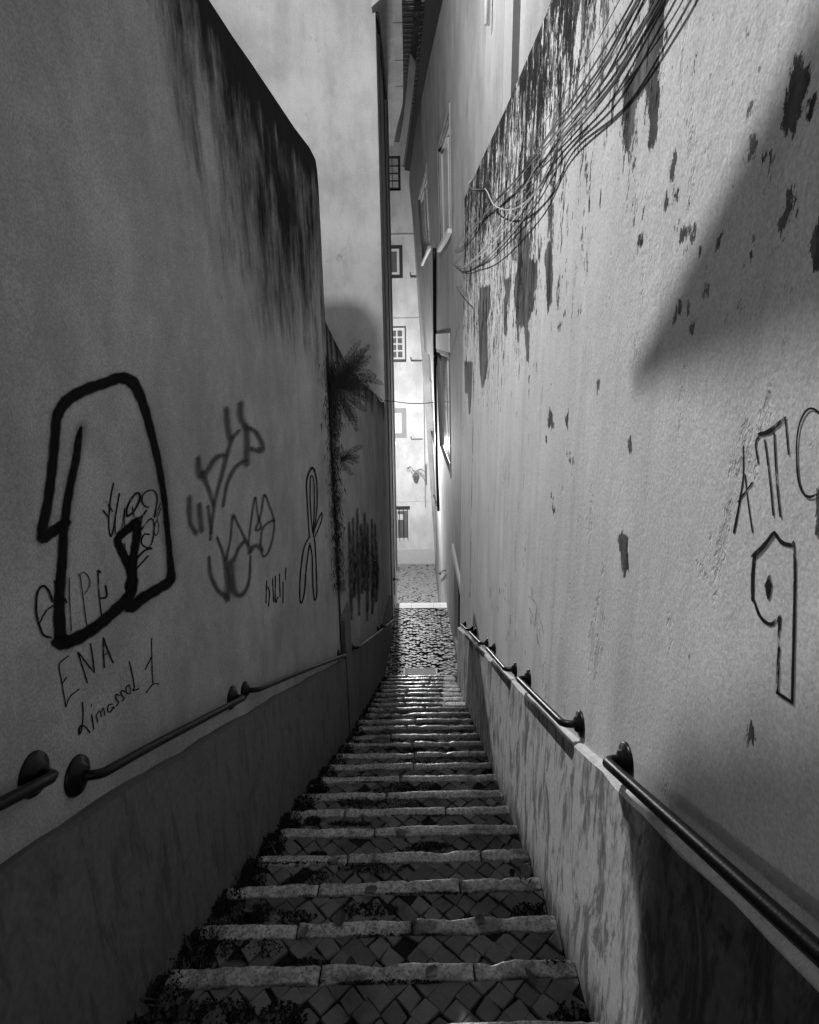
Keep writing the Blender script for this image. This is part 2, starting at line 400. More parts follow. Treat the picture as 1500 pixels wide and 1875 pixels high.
def diamonds(x0, x1, ya, yb, a=.083, gap=.0026, jit=.0048):
    """stones laid on the diagonal, cut along the edges of the bed"""
    out = []; d = a*math.sqrt(2)/2; ny = int((yb-ya)/d)+4; nx = int((x1-x0)/(2*d))+3; ph = rng.uniform(0, d)
    for j in range(-2, ny):
        for i in range(-1, nx):
            cx = x0+(2*i+(j % 2))*d+ph+rng.normal(0, jit*.6); cy = ya+j*d+rng.normal(0, jit*.5); r = d-gap*.9
            sx = rng.uniform(.93, 1.05); sy = rng.uniform(.93, 1.05)
            p = [(cx+r*sx+rng.normal(0, jit), cy+rng.normal(0, jit)), (cx+rng.normal(0, jit), cy+r*sy+rng.normal(0, jit)),
                 (cx-r*sx+rng.normal(0, jit), cy+rng.normal(0, jit)), (cx+rng.normal(0, jit), cy-r*sy+rng.normal(0, jit))]
            # knock the corners off
            q = []
            for t in range(4):
                u, v_ = np.array(p[t]), np.array(p[(t+1) % 4]); f = rng.uniform(.02, .09); q += [tuple(u+(v_-u)*f), tuple(v_-(v_-u)*f)]
            for ax, v, sg in ((0, x0, 1), (0, x1, -1), (1, ya, 1), (1, yb, -1)):
                q = clip(q, ax, v, sg)
                if len(q) < 3: break
            if len(q) >= 3 and area(q) > .0012: out.append(q)
    return out
MASS_V, MASS_F, MASS_S = [], [], []
def mass(vv, ff, s_):
    n = len(MASS_V); MASS_V.extend(vv); MASS_F.extend(tuple(i+n for i in f) for f in ff); MASS_S.extend([s_]*len(vv))
ncob = 0
for i, (y, z) in enumerate(tops):
    if i < 6: continue
    yb = y-.086; ya = tops[i-1][0]+.012; x0, x1 = xlb(y)+.01, XRB-.006
    for q in diamonds(x0, x1, ya, yb):
        c = np.mean(q, axis=0)
        if c[0] < x0+.12 and rng.random() < .45: continue          # lost under weeds along the left wall
        if rng.random() < .05: continue
        q = [(p[0], skew(p[0], p[1])) for p in q]
        vv, ff = stone_geo(q, z-.004+rng.normal(0, .004))
        if i >= 10 and ncob < 300:
            mesh('cobblestone', vv, ff, MCOB, stairs); ncob += 1
        else: mass(vv, ff, rng.random())
tag(mesh('cobblestone_bed', MASS_V, MASS_F, MCOBM, stairs, attrs={'shade': MASS_S}), kind='stuff')

# ------------------------------------------------------------------ sloping landing, lower flight, street
ZE = nose_z(Y_END); L_END = 14.6; SL = .16
def land_z(y): return ZE-.12 - SL*(y-Y_END)
m = MB(); a, b = -.95, 1.0
m.hexa([(a, Y_END-.1, ZE-1.2), (b, Y_END-.1, ZE-1.2), (b, L_END, ZE-1.6), (a, L_END, ZE-1.6),
        (a, Y_END-.1, land_z(Y_END-.1)-.045), (b, Y_END-.1, land_z(Y_END-.1)-.045), (b, L_END, land_z(L_END)-.045), (a, L_END, land_z(L_END)-.045)])
landing = m.obj('landing', MSOIL); landing['kind'] = 'structure'
lv, lf, ls = [], [], []
for q in diamonds(-.72, .82, Y_END+.02, L_END-.5, a=.105, jit=.012):
    c = np.mean(q, axis=0)
    if abs(c[0]-.03) < .33 and Y_END+.06 < c[1] < Y_END+.60: continue
    vv, ff = stone_geo(q, 0, bev=.016); zz = land_z(c[1])+rng.normal(0, .011)
    vv = [(v[0], v[1], zz+v[2]-SL*(v[1]-c[1])) for v in vv]
    n = len(lv); lv += vv; lf += [tuple(k+n for k in f) for f in ff]; ls += [rng.random()]*len(vv)
tag(mesh('cobblestone_bed', lv, lf, MCOBM, landing, attrs={'shade': ls}), kind='stuff')
# pale stone sill at the lower end of the landing
for x0, x1 in ((-.75, -.18), (-.172, .40), (.408, .86)):
    for y0, y1 in ((L_END-.48, L_END-.245), (L_END-.24, L_END)):
        z0, z1 = land_z(y0)+.012, land_z(y1)+.012
        mesh('sill_stone', [(x0,y0,z0-.15),(x1,y0,z0-.15),(x1,y1,z1-.15),(x0,y1,z1-.15),(x0,y0,z0),(x1,y0,z0),(x1,y1,z1),(x0,y1,z1)],
             [(3,2,1,0),(4,5,6,7),(0,1,5,4),(1,2,6,5),(2,3,7,6),(3,0,4,7)], MSTONE, landing)
ZS = -9.55
m = MB(); zl = land_z(L_END); nst = 14
for i in range(nst):
    z = zl-.02-(i+1)*(zl-ZS)/(nst+.5); m.box(-.9, 1.1, L_END+i*.36, L_END+(i+1)*.36+.02, z-.8, z)
ls_ = m.obj('lower_stairs', MSTONE); ls_['kind'] = 'structure'
st = mesh('street', [(-60, L_END+2.5, ZS-.02), (60, L_END+2.5, ZS-.02), (60, 60, ZS-.02), (-60, 60, ZS-.02)], [(0, 1, 2, 3)], MSOIL); st['kind'] = 'structure'
lv, lf, ls = [], [], []
MCOBS = mat_plain('pale_street_stone', .26, .5, .35, 15, .4)
for q in diamonds(-2.2, 2.2, 19.7, YF-.02, a=.16, jit=.02, gap=.008):
    vv, ff = stone_geo(q, ZS+rng.normal(0, .006), bev=.014); n = len(lv); lv += vv; lf += [tuple(k+n for k in f) for f in ff]; ls += [rng.random()]*len(vv)
tag(mesh('cobblestone_bed', lv, lf, MCOBS, st, attrs={'shade': ls}), kind='stuff')
# manhole cover
y0, y1 = Y_END+.09, Y_END+.56; mh = thing('manhole_cover', 'square iron manhole cover set in the cobbles at the foot of the stairs', 'manhole cover', (.03, (y0+y1)/2, land_z((y0+y1)/2)))
def lbox(x0, x1, ya, yb, h0, h1):
    return [(x0, ya, land_z(ya)+h0), (x1, ya, land_z(ya)+h0), (x1, yb, land_z(yb)+h0), (x0, yb, land_z(yb)+h0),
            (x0, ya, land_z(ya)+h1), (x1, ya, land_z(ya)+h1), (x1, yb, land_z(yb)+h1), (x0, yb, land_z(yb)+h1)]
def local(o, root):                                   # geometry is given in world space; hang it on its root
    if o.parent == root: o.matrix_parent_inverse = Matrix.Translation(-Vector(root.location))
    return o
local(MB().hexa(lbox(-.25, .31, y0+.03, y1-.03, -.05, .012)).obj('cover', MSTONE, mh), mh)
m = MB(); m.hexa(lbox(-.29, -.255, y0, y1, -.05, .018)).hexa(lbox(.315, .35, y0, y1, -.05, .018)).hexa(lbox(-.255, .315, y0, y0+.027, -.05, .018)).hexa(lbox(-.255, .315, y1-.027, y1, -.05, .018))
local(m.obj('frame', MIRON, mh), mh)
for cx in (-.17, .05):
    local(MB().hexa(lbox(cx-.03, cx+.03, y0+.2, y0+.225, .012, .016)).obj('lifting_slot', MDARKW, mh), mh)

# ------------------------------------------------------------------ walls with a fine front grid
def grid_wall(name, Yc, top, bot, xfun, out, thick, mat, parent, nv, attr_fun):
    """front grid at x = xfun(y); body goes 'thick' away from the alley (sign out = -1 left, +1 right)"""
    Yc = np.asarray(Yc); nu = len(Yc); V = np.linspace(0, 1, nv)
    T = np.array([top(y) for y in Yc]); B = np.array([bot(y) for y in Yc])
    Z = B[:, None]+(T-B)[:, None]*V[None, :]; Y = np.repeat(Yc[:, None], nv, 1); X = np.repeat(np.array([xfun(y) for y in Yc])[:, None], nv, 1)
    X = X + .0012*np.sin(Y*1.7+Z*2.3)*np.sin(Z*1.9-Y*.7)
    vv = np.stack([X, Y, Z], -1).reshape(-1, 3)
    at = attr_fun(Y, Z); keys = list(at); A = {k: list(at[k].reshape(-1)) for k in keys}
    idx = np.arange(nu*nv).reshape(nu, nv); q = np.stack([idx[:-1, :-1], idx[1:, :-1], idx[1:, 1:], idx[:-1, 1:]], -1).reshape(-1, 4)
    if out > 0: q = q[:, ::-1]
    vv = vv.tolist(); ff = q.tolist(); n0 = len(vv)
    for i in range(nu):                                # back edge, top and bottom
        vv += [(X[i, 0]+out*thick, Y[i, 0], Z[i, 0]), (X[i, -1]+out*thick, Y[i, -1], Z[i, -1])]
        for k in keys: A[k] += [A[k][i*nv], A[k][i*nv+nv-1]]
    for i in range(nu-1):
        a, b = n0+2*i, n0+2*i+2
        ff += [(idx[i, -1], idx[i+1, -1], b+1, a+1), (a, a+1, b+1, b)]
    for i in (0, nu-1):
        ff.append([int(k) for k in idx[i]]+[n0+2*i+1, n0+2*i])
    return mesh(name, vv, [tuple(int(k) for k in f) for f in ff], mat, parent, False, A)

def from_zoom(ox, oy, s, pts): return [(ox+x/s, oy+y/s) for x, y in pts]
# --- right wall
TOPR = [hitR(*p) for p in ((1000, 27), (930, 190), (865, 330), (852, 360))]
_ty = [0.0, 2.5]+[p[1] for p in TOPR]; _tz = [1.62, 1.64]+[p[2] for p in TOPR]
def topR(y): return float(np.interp(y, _ty, _tz))
YRE = hitR(847, 700)[1]
BANDL = [hitR(*p) for p in ((1330, -150), (1225, 150), (1205, 300), (1120, 370), (1065, 470), (1005, 570), (960, 690), (905, 740), (872, 760), (850, 740))]
BANDL.sort(key=lambda p: p[1])
z7 = lambda p: from_zoom(1000, 0, 2.678, p); z8 = lambda p: from_zoom(780, 280, 3.908, p)
PATCH = [z7([(515,-60),(600,-60),(590,0),(575,100),(590,170),(555,260),(550,360),(565,400),(555,540),(545,700),(525,720),(500,710),(495,440),(450,520),(420,640),(400,760),(385,750),(370,640),(375,380),(440,290),(490,160)]),
         z8([(660,480),(735,560),(740,750),(800,780),(795,970),(775,1000),(775,1100),(730,1240),(745,1330),(735,1540),(715,1420),(705,1250),(670,1250),(668,1370),(655,1370),(645,1150),(630,1000),(655,800)]),
         z8([(900,600),(910,760),(905,950),(890,1110),(870,1150),(865,1000),(845,750),(870,640)]),
         z8([(385,960),(460,950),(465,1100),(440,1200),(445,1500),(430,1620),(400,1700),(385,1550),(375,1200)]),
         z8([(560,900),(615,900),(605,1020),(580,1100),(585,1300),(560,1310),(555,1150),(570,1000)]),
         z8([(275,1490),(335,1490),(330,1700),(318,1870),(305,1870),(300,1720),(280,1725)]),
         z7([(1235,265),(1250,340),(1283,360),(1260,450),(1245,560),(1220,660),(1180,680),(1178,500),(1195,400)]),
         z7([(1350,1060),(1295,1150),(1300,1260),(1345,1290),(1420,1250),(1420,1100)]),
         z7([(690,1600),(745,1570),(735,1620),(705,1670)]),
         z7([(985,500),(1005,460),(1012,500),(985,590)]), z7([(1020,670),(1035,680),(1030,740),(1000,770)]),
         z7([(625,765),(645,765),(630,820),(610,890)]), z7([(430,770),(450,765),(445,810),(428,815)]),
         z7([(1215,930),(1232,960),(1240,1050),(1222,1060)]), z7([(1075,750),(1105,740),(1095,790),(1070,790)]),
         z7([(700,1190),(712,1185),(690,1240),(680,1250)]), z7([(635,1520),(660,1515),(650,1555),(628,1575)]),
         [(1133,975),(1150,985),(1155,1042),(1140,1052)], [(1360,1352),(1380,1338),(1376,1368),(1356,1368)], [(1008,742),(1014,782),(1000,784)], [(1090,688),(1099,700),(1093,722)],
         [(1035,770),(1040,755),(1041,790)], [(1497,880),(1510,900),(1505,980),(1490,960)]]
PATCH3 = [[tuple(hitR(*p)[1:]) for p in q] for q in PATCH]
SPK = []
for cx, cy, sx, sy, n in ((1280, 470, 45, 60, 5), (1270, 420, 25, 40, 3), (1360, 500, 45, 60, 4), (1460, 330, 30, 60, 4), (1180, 420, 40, 40, 4), (1240, 560, 25, 40, 4), (1040, 600, 30, 60, 4), (1080, 880, 50, 50, 6)):
    for _ in range(n): SPK.append((rng.normal(cx, sx), rng.normal(cy, sy), rng.uniform(1.0, 2.6), rng.uniform(2, 6.5)))
SPK3 = []
for x, y, rx, ry in SPK:
    c, d, e = hitR(x, y), hitR(x+rx, y), hitR(x, y+ry); SPK3.append((c[1], c[2], abs(d[1]-c[1])+.004, abs(e[2]-c[2])+.004))
RZC = hitR(1290, 230)
def attrR(Y, Z):
    lb = np.interp(Y, [p[1] for p in BANDL], [p[2] for p in BANDL]); tp = np.vectorize(topR)(Y)
    band = (Z-lb)/np.maximum(tp-lb, .25)
    pe = np.full(Y.shape, -.5)
    for p in PATCH3: pe = np.maximum(pe, sdf(p, Y, Z))
    for cy, cz, ry, rz in SPK3: pe = np.maximum(pe, (1-np.sqrt(((Y-cy)/ry)**2+((Z-cz)/rz)**2))*min(ry, rz))
    joint = -np.abs(Y-hitR(869, 600)[1])+.025+.02*np.sin(Z*9); joint = np.where(Z > -3.3, joint, -.5)
    pe = np.maximum(pe, joint*.8)
    rg = np.exp(-(((Y-RZC[1])/.9)**2+((Z-RZC[2]+.1)/.55)**2))*1.2
    return {'band': band, 'peel': pe, 'rough': np.clip(rg, 0, 1)}
rw = thing('garden_wall', 'pale wall on the right with peeling whitewash, cables and a painted figure nine', 'wall', (XR+.06, 4, -4))
ysR = np.concatenate([np.linspace(-5, .5, 12)[:-1], np.geomspace(.5, YRE, 380)])
local(grid_wall('wall_face', ysR, topR, lambda y: nose_z(y)-.55, lambda y: XR, 1, .14, MRW, rw, 260, attrR), rw)
# plinth of the right wall
def wavy(y, s): return .006*math.sin(y*7+s)+.003*math.sin(y*17+2*s)+.0025*math.sin(y*41+s*3)
def plinth(xf, h, out, ya, yb, mat, parent, n=120):
    ys = np.linspace(ya, yb, n); vv = []; wt_ = []
    for y in ys:
        zt = nose_z(y)+H0-h+wavy(y, 1.3) if y < Y_END else nose_z(Y_END)+H0-h - SL*(y-Y_END)+wavy(y, 1.3)
        x = xf(y)
        vv += [(x-out*.035, y, zt-2.0), (x-out*.035, y, zt-.02+wavy(y*1.7, 3)*.6), (x-out*.022, y, zt-.004), (x+out*.02, y, zt)]
    ff = []
    for i in range(n-1):
        for j in range(3):
            q = (4*i+j, 4*i+j+1, 4*i+4+j+1, 4*i+4+j); ff.append(q if out > 0 else q[::-1])
    ff += [(0, 1, 2, 3), (4*n-1, 4*n-2, 4*n-3, 4*n-4)]
    o = mesh('plinth', vv, ff, mat, parent)
    o.data.materials.append(MEDGE if out > 0 else MEDGEL)
    for k, p in enumerate(o.data.polygons):
        if k < 3*(n-1) and k % 3 >= 1: p.material_index = 1
    return o
local(plinth(lambda y: XR, .70, 1, -5, YRE, MPR, rw), rw)

# --- left walls
CA = hitL(581, 300)                                    # upper far corner of the tall left wall
TOPA = [hitL(*p) for p in ((383, 0), (460, 115), (540, 235), (568, 272))]
_ay = [-6, 0.3]+[p[1] for p in TOPA]+[hitL(578, 292)[1], hitL(581, 312)[1]]; _az = [4.3, 4.3]+[p[2] for p in TOPA]+[hitL(578, 292)[2], hitL(581, 312)[2]]
YA = _ay[-1]+.02; _ay.append(YA); _az.append(_az[-1]-.12)
# the wall steps up towards the viewer, above the frame
_ay = [-6, 2.2, 2.95, 3.09, 3.21, 3.26]+_ay[2:]; _az = [1.9, 1.8, 1.72, 1.70, 1.68, 1.66]+_az[2:]
def topA(y): return float(np.interp(y, _ay, _az))
STL = [hitL(*p) for p in ((230, -160), (268, 0), (300, 120), (340, 280), (380, 400), (450, 560), (520, 680), (578, 740))]
def attrA(Y, Z):
    lb = np.interp(Y, [p[1] for p in STL], [p[2] for p in STL]); tp = np.vectorize(topA)(Y)
    s_ = (Z-lb)/np.maximum(tp-lb, .3)*1.0
    ej = 1.5-(YA-Y)/.09; ej = np.where(Z < hitL(600, 690)[2]+.2, ej, -9)  # wet far end of the wall
    return {'stain': np.maximum(s_, ej), 'rough': np.zeros(Y.shape)}
la = thing('garden_wall', 'tall dark plastered wall on the left, covered in graffiti, with a sloping stained top', 'wall', (-1.2, 2.5, -4))
ysA = np.concatenate([np.linspace(-6, .3, 12)[:-1], np.linspace(.3, YA, 240)])
local(grid_wall('wall_face', ysA, topA, lambda y: nose_z(y)-.55, xl, -1, .35, MLW, la, 160, attrA), la)
local(plinth(xl, .80, -1, -6, YA, MPL, la), la)
# lower wall carrying the ferns
YB0, YB1 = YA+.002, 11.9
TOPB = [hitL(*p) for p in ((600, 592), (616, 625), (634, 660), (668, 705), (705, 735))]
_by = [YB0-.1]+[p[1] for p in TOPB]+[YB1]; _bz = [TOPB[0][2]+.1]+[p[2] for p in TOPB]+[TOPB[-1][2]-.1]
def topB(y): return float(np.interp(y, _by, _bz))
g1 = [hitL(*p)[1:] for p in ((640, 935), (690, 960), (690, 1125), (640, 1140))]
def attrB(Y, Z):
    tp = np.vectorize(topB)(Y); s_ = .8-(tp-Z)/.45
    ej = 1.5-(Y-YB0)/.16; blk = -9.0+0*Y
    return {'stain': np.maximum(np.maximum(s_, ej), blk), 'rough': np.zeros(Y.shape)}
lb_ = thing('garden_wall', 'lower black-streaked wall on the left with ferns growing from its top', 'wall', (-.75, 8, -6))
local(grid_wall('wall_face', np.linspace(YB0, YB1, 160), topB, lambda y: (nose_z(y) if y < Y_END else land_z(y))-.6, lambda y: xl(y)-.012, -1, .3, MLW, lb_, 120, attrB), lb_)
local(plinth(lambda y: xl(y)-.012, .80, -1, YB0, YB1, MPL, lb_), lb_)
# pier at the joint of the two walls
p0, p1 = hitL(622, 1100)[1], hitL(637, 1100)[1]; zt = hitL(628, 1120)[2]
m = MB(); x_ = xl(p0)
m.hexa([(x_-.05, p0, zt-2.2), (x_+.055, p0, zt-2.2), (x_+.055, p1, zt-2.4), (x_-.05, p1, zt-2.4), (x_-.05, p0, zt), (x_+.04, p0, zt-.03), (x_+.04, p1, zt-.06), (x_-.05, p1, zt-.03)])
local(m.obj('joint_pier', MPL, lb_), lb_)

# ------------------------------------------------------------------ graffiti (paint lying on the walls)
OFFC = [0]
def strokes(name, parent, mat, sc, lst, hitf, side, wmul=1.0):
    """lst: (points, width[s] in zoom pixels); sc=(ox,oy,scale)"""
    V, Fc, Ea = [], [], []
    for pts, wd in lst:
        P = spline(from_zoom(*sc, pts), 7); n = len(P)
        W = np.interp(np.linspace(0, 1, n), np.linspace(0, 1, len(wd)), wd) if hasattr(wd, '__len__') else np.full(n, float(wd))
        W = W/sc[2]*wmul; OFFC[0] += 1; off = .0018+(OFFC[0] % 14)*.00012
        # round soft caps
        d0 = P[0]-P[1]; d0 = d0/(np.hypot(*d0)+1e-9); d1 = P[-1]-P[-2]; d1 = d1/(np.hypot(*d1)+1e-9)
        P = [P[0]+d0*W[0]*.5]+list(P)+[P[-1]+d1*W[-1]*.5]; W = np.concatenate([[W[0]*.6], W, [W[-1]*.6]]); n += 2
        base = len(V)
        for i in range(n):
            t = P[min(i+1, n-1)]-P[max(i-1, 0)]; t = t/(np.hypot(*t)+1e-9); nn = np.array([-t[1], t[0]])
            wob = 1+.06*math.sin(i*1.3+OFFC[0])
            for j in (-1, 0, 1):
                q = P[i]+nn*j*W[i]*.5*wob; h = hitf(q[0], q[1]).copy(); h[0] -= side*(off+.0001*i/n); V.append(h)
                Ea.append(0.0 if (j or i in (0, n-1)) else 1.0)
        for i in range(n-1):
            for j in range(2): Fc.append((base+3*i+j, base+3*i+j+1, base+3*i+3+j+1, base+3*i+3+j))
    return local(mesh(name, V, Fc, mat, parent, False, {'e': Ea}), parent)
PB = mat_paint('black_spray', .006, .38); PM = mat_paint('black_marker', .010, .45, .20); PG = mat_paint('grey_spray', .06, .95, 0, .70)
PR = mat_paint('black_brush_paint', .014, .35, .20); PF = mat_paint('faint_scratch', .06, .6, .05, .7)
zA = (40, 660, 3.41)
tag(strokes('spray_outline', la, PB, zA, [
    ([(365,420),(350,500),(335,620),(300,780),(275,930),(258,1080),(250,1250),(235,1420),(230,1580),(240,1760)], (22,48,52,55,58,62,66,72,80,90)),
    ([(225,1770),(330,1740),(450,1670),(560,1580),(660,1480),(690,1400),(680,1320),(640,1230),(605,1160),(600,1110),(650,1060),(710,1015)], (95,90,78,74,74,72,70,60,56,56,58,70)),
    ([(712,1010),(715,1090),(700,1190),(690,1290),(670,1420)], (70,62,55,60,70)),
    ([(128,1110),(125,1050),(160,880),(185,680),(205,480),(217,350),(280,250),(400,180),(520,140),(610,110),(690,140),(750,260),(800,430),(850,640),(885,850),(905,1050),(922,1230),(925,1365),(850,1425),(750,1485),(672,1550)], (70,72,66,64,64,70,80,76,72,78,84,64,54,46,40,38,40,66,70,74,76)),
    ([(128,1110),(200,1060),(272,1012)], (78,74,66))], hitL, -1, 1.12), 'thick black sprayed outline of a bent letter shape')
PO = mat_paint('black_overspray', .02, 1.0, 0, .34)
strokes('overspray', la, PO, zA, [([(365,420),(335,620),(300,780),(275,930),(258,1080),(250,1250),(235,1420),(240,1760),(330,1740),(450,1670),(560,1580),(660,1480)], 130),
    ([(128,1110),(160,880),(185,680),(205,480),(217,350),(280,250),(400,180),(520,140),(610,110),(690,140),(750,260),(800,430),(850,640),(885,850),(905,1050),(922,1230),(925,1365),(850,1425),(672,1550)], 125)], hitL, -1)
tag(strokes('marker_lettering', la, PM, (50, 1020, 5.68), [
    ([(110,690),(85,560),(95,380),(150,300),(215,350),(255,460)], 26), ([(260,505),(190,560),(115,690)], 16), ([(112,700),(160,810),(240,840)], 24),
    ([(425,215),(435,500),(450,770)], 11), ([(540,190),(575,450),(610,720)], 12), ([(525,190),(580,160),(635,220),(640,300),(590,385)], 11),
    ([(730,140),(740,350),(765,600)], 15), ([(760,430),(820,410),(810,300)], 22), ([(735,140),(755,160)], 20), ([(270,250),(295,310)], 14), ([(385,430),(405,475)], 18),
    ([(420,1030),(340,1090),(325,1150),(355,1320),(395,1560)], 13), ([(360,1310),(400,1250)], 14), ([(395,1555),(440,1450),(530,1375)], 13),
    ([(620,1310),(570,1150),(520,990)], 15), ([(520,990),(600,1090),(690,1200)], 15), ([(690,1200),(675,1050),(650,900)], 14),
    ([(795,1150),(785,1000),(785,840)], 15), ([(785,840),(830,970),(885,1100)], 16), ([(795,1020),(840,985)], 10),
    ([(570,1510),(575,1650),(560,1790),(535,1850)], 15), ([(530,1830),(545,1760),(590,1760),(645,1820)], 18),
    ([(665,1640),(685,1790)], 13), ([(660,1530),(660,1560)], 9), ([(710,1640),(730,1720)], 12), ([(715,1640),(745,1600),(765,1660)], 11), ([(760,1620),(785,1570),(800,1650)], 11),
    ([(880,1530),(840,1540),(830,1600),(860,1610),(885,1560),(898,1575)], 14), ([(950,1440),(915,1430),(920,1480),(945,1510),(920,1550)], 14),
    ([(1010,1400),(975,1390),(970,1430),(1000,1470),(975,1500)], 13), ([(1050,1330),(1020,1360),(1025,1410),(1055,1420),(1070,1380),(1050,1330)], 12),
    ([(1055,1090),(1085,1220),(1105,1350),(1090,1390),(1150,1370)], 13), ([(1220,1170),(1285,1040)], 13), ([(1285,845),(1290,1100),(1300,1320)], 10), ([(1230,1415),(1300,1325),(1365,1320)], 13)],
    hitL, -1, 1.25), 'black handwritten lettering reading ENA Limassol 1')
tag(strokes('marker_tag', la, PM, (170, 860, 9.375), [
    ([(350,225),(300,480),(270,800),(270,1000),(300,1150),(340,1050),(380,800),(450,410)], 28), ([(380,800),(375,1100)], 22), ([(215,540),(330,715)], 30), ([(170,700),(255,815)], 30),
    ([(540,660),(490,1030)], 18), ([(540,700),(535,960)], 16), ([(665,640),(700,800),(720,860)], 28), ([(580,800),(570,680),(640,520),(740,400),(800,440),(780,560),(680,730),(590,800)], 40),
    ([(910,700),(850,780),(760,860)], 36), ([(850,780),(800,960)], 22), ([(955,645),(890,630),(840,560),(840,460),(900,380),(1000,350),(1070,400),(1095,520),(1070,680),(1045,820)], 28),
    ([(820,1040),(900,920),(990,840),(1040,920),(1035,1100),(1000,1260),(940,1340)], 26), ([(1150,570),(1070,810)], 20), ([(1165,660),(1100,850),(1125,950),(1110,1080),(1070,1130),(1045,1040),(1070,920),(1100,860)], 20),
    ([(960,1110),(880,1110),(830,1200),(840,1280),(900,1330),(1000,1350)], 32), ([(750,1520),(880,1390),(1000,1350)], 42), ([(940,1480),(850,1580),(740,1700)], 36), ([(640,1460),(560,1560)], 32), ([(540,1260),(545,1460)], 20)],
    hitL, -1, 1.1), 'small black marker scribble inside the big outline')
tag(strokes('grey_tag', la, PG, (330, 720, 4.6875), [
    ([(395,140),(400,250),(420,380)], 60), ([(515,90),(515,200),(560,300),(570,420),(570,610)], 62), ([(560,290),(640,330),(700,430),(690,490),(610,480)], (50,46,46,60,44)),
    ([(150,560),(165,700),(215,680),(300,560),(370,530)], (60,70,56,50,46)), ([(190,700),(240,820),(280,960)], (56,46,34)), ([(500,320),(440,400),(390,560),(350,720),(300,900),(270,1100),(255,1260)], (36,40,46,40,38,34,26)),
    ([(550,580),(470,640),(400,780),(365,970)], (34,40,38,30)), ([(235,970),(250,1100),(260,1200)], 32), ([(245,1410),(260,1560),(320,1690),(400,1750)], (36,40,46,56)),
    ([(315,1240),(360,1360),(390,1480),(410,1640),(400,1780)], (30,34,50,70,46)), ([(390,1430),(430,1240),(450,1050),(490,1120),(550,1240),(600,1350)], (28,22,30,26,28,40)),
    ([(430,1450),(440,1600),(470,1720),(540,1720),(590,1600),(600,1400)], (70,70,60,46,30,22)), ([(460,1430),(500,1330),(550,1270)], 36),
    ([(580,1300),(600,1150),(640,890),(660,1030),(690,1150),(645,1170),(690,1040),(720,870),(760,960),(800,1080),(800,1200),(760,1350),(710,1400),(690,1300),(700,1180),(740,1120),(800,1090)], 22),
    ([(590,1370),(640,1310),(700,1340)], 40), ([(75,900),(80,1100),(130,1200)], 50), ([(160,960),(180,1180)], 50)], hitL, -1, 1.6), 'soft grey sprayed tag of overlapping loops')
tag(strokes('looped_tag', la, PM, (330, 720, 4.6875), [
    ([(1110,1230),(1105,1200),(1090,950),(1085,750),(1130,640),(1165,720),(1175,900),(1165,1050),(1140,1230)], (9,9,9,11,18,11,9,9,9)), ([(1135,1200),(1115,950),(1115,740),(1130,710),(1145,760),(1150,950),(1140,1180)], 8),
    ([(1145,1190),(1180,1090),(1215,1025),(1205,1110),(1150,1240)], 9), ([(1110,1230),(1060,1330),(1030,1550),(1025,1750),(1040,1800),(1065,1700),(1080,1500),(1105,1310)], 10),
    ([(1110,1290),(1130,1400),(1135,1600),(1150,1770),(1170,1720),(1165,1500),(1155,1300),(1150,1250)], 10),
    ([(740,1610),(735,1800)], 9), ([(750,1660),(765,1720),(755,1830)], 9), ([(790,1580),(800,1790)], 9), ([(815,1570),(815,1790),(835,1750)], 9), ([(850,1550),(855,1750)], 8), ([(880,1620),(880,1800)], 8), ([(905,1500),(900,1600)], 8)],
    hitL, -1, 1.45), 'thin black looped ribbon tag')
VB = []
for x in (640, 647, 655, 661, 668, 674, 681, 687):
    a = 945+rng.uniform(-20, 20); b = 1120+rng.uniform(-40, 25); VB.append(([(x, a), (x+rng.uniform(-2, 3), (a+b)/2), (x+rng.uniform(-1, 4), b)], (3, rng.uniform(5, 9), 3)))
    if rng.random() < .6: VB.append(([(x, a+60), (x+5, a+85), (x+2, a+140)], 5))
hitB = lambda x, y: hitL(x, y)
PS = mat_paint('black_runs', .008, .95, .10, .92)
tag(strokes('black_paint_block', lb_, PS, (0, 0, 1), VB, hitB, -1, 1.9), 'black scrawl of heavy vertical strokes')
tag(strokes('painted_letters', rw, PR, (1320, 730, 3.233), [
    ([(140,280),(140,450),(120,600),(85,790)], (6,8,11,14)), ([(150,450),(170,620),(195,790)], 8), ([(110,610),(195,495)], 9), ([(230,380),(215,270),(240,210)], 9), ([(240,210),(300,190),(390,110)], (22,28,16)), ([(390,110),(410,330)], 8),
    ([(270,245),(300,480),(320,690)], 9), ([(325,200),(340,480),(362,700)], 9), ([(640,120),(560,60),(510,80),(470,180),(460,330),(475,500),(530,580),(640,540)], (10,12,12,9,9,12,16,12))], hitR, 1, 1.3), 'thin black painted letters A T O')
tag(strokes('painted_figure', rw, PR, (1320, 730, 3.233), [
    ([(325,790),(265,870),(205,930)], (18,26,30)), ([(205,930),(195,1050),(195,1190)], 22), ([(200,1190),(240,1290),(300,1335),(355,1300)], (14,18,22,24)), ([(355,1290),(350,1500),(340,1740)], 18), ([(340,1740),(430,1800)], 20),
    ([(430,1800),(440,1400),(447,1000),(437,850)], 18), ([(325,790),(370,850),(435,870)], (16,26,22)), ([(295,1050),(290,1110),(290,1180)], (16,46,18))], hitR, 1, 1.2), 'black outlined figure nine')
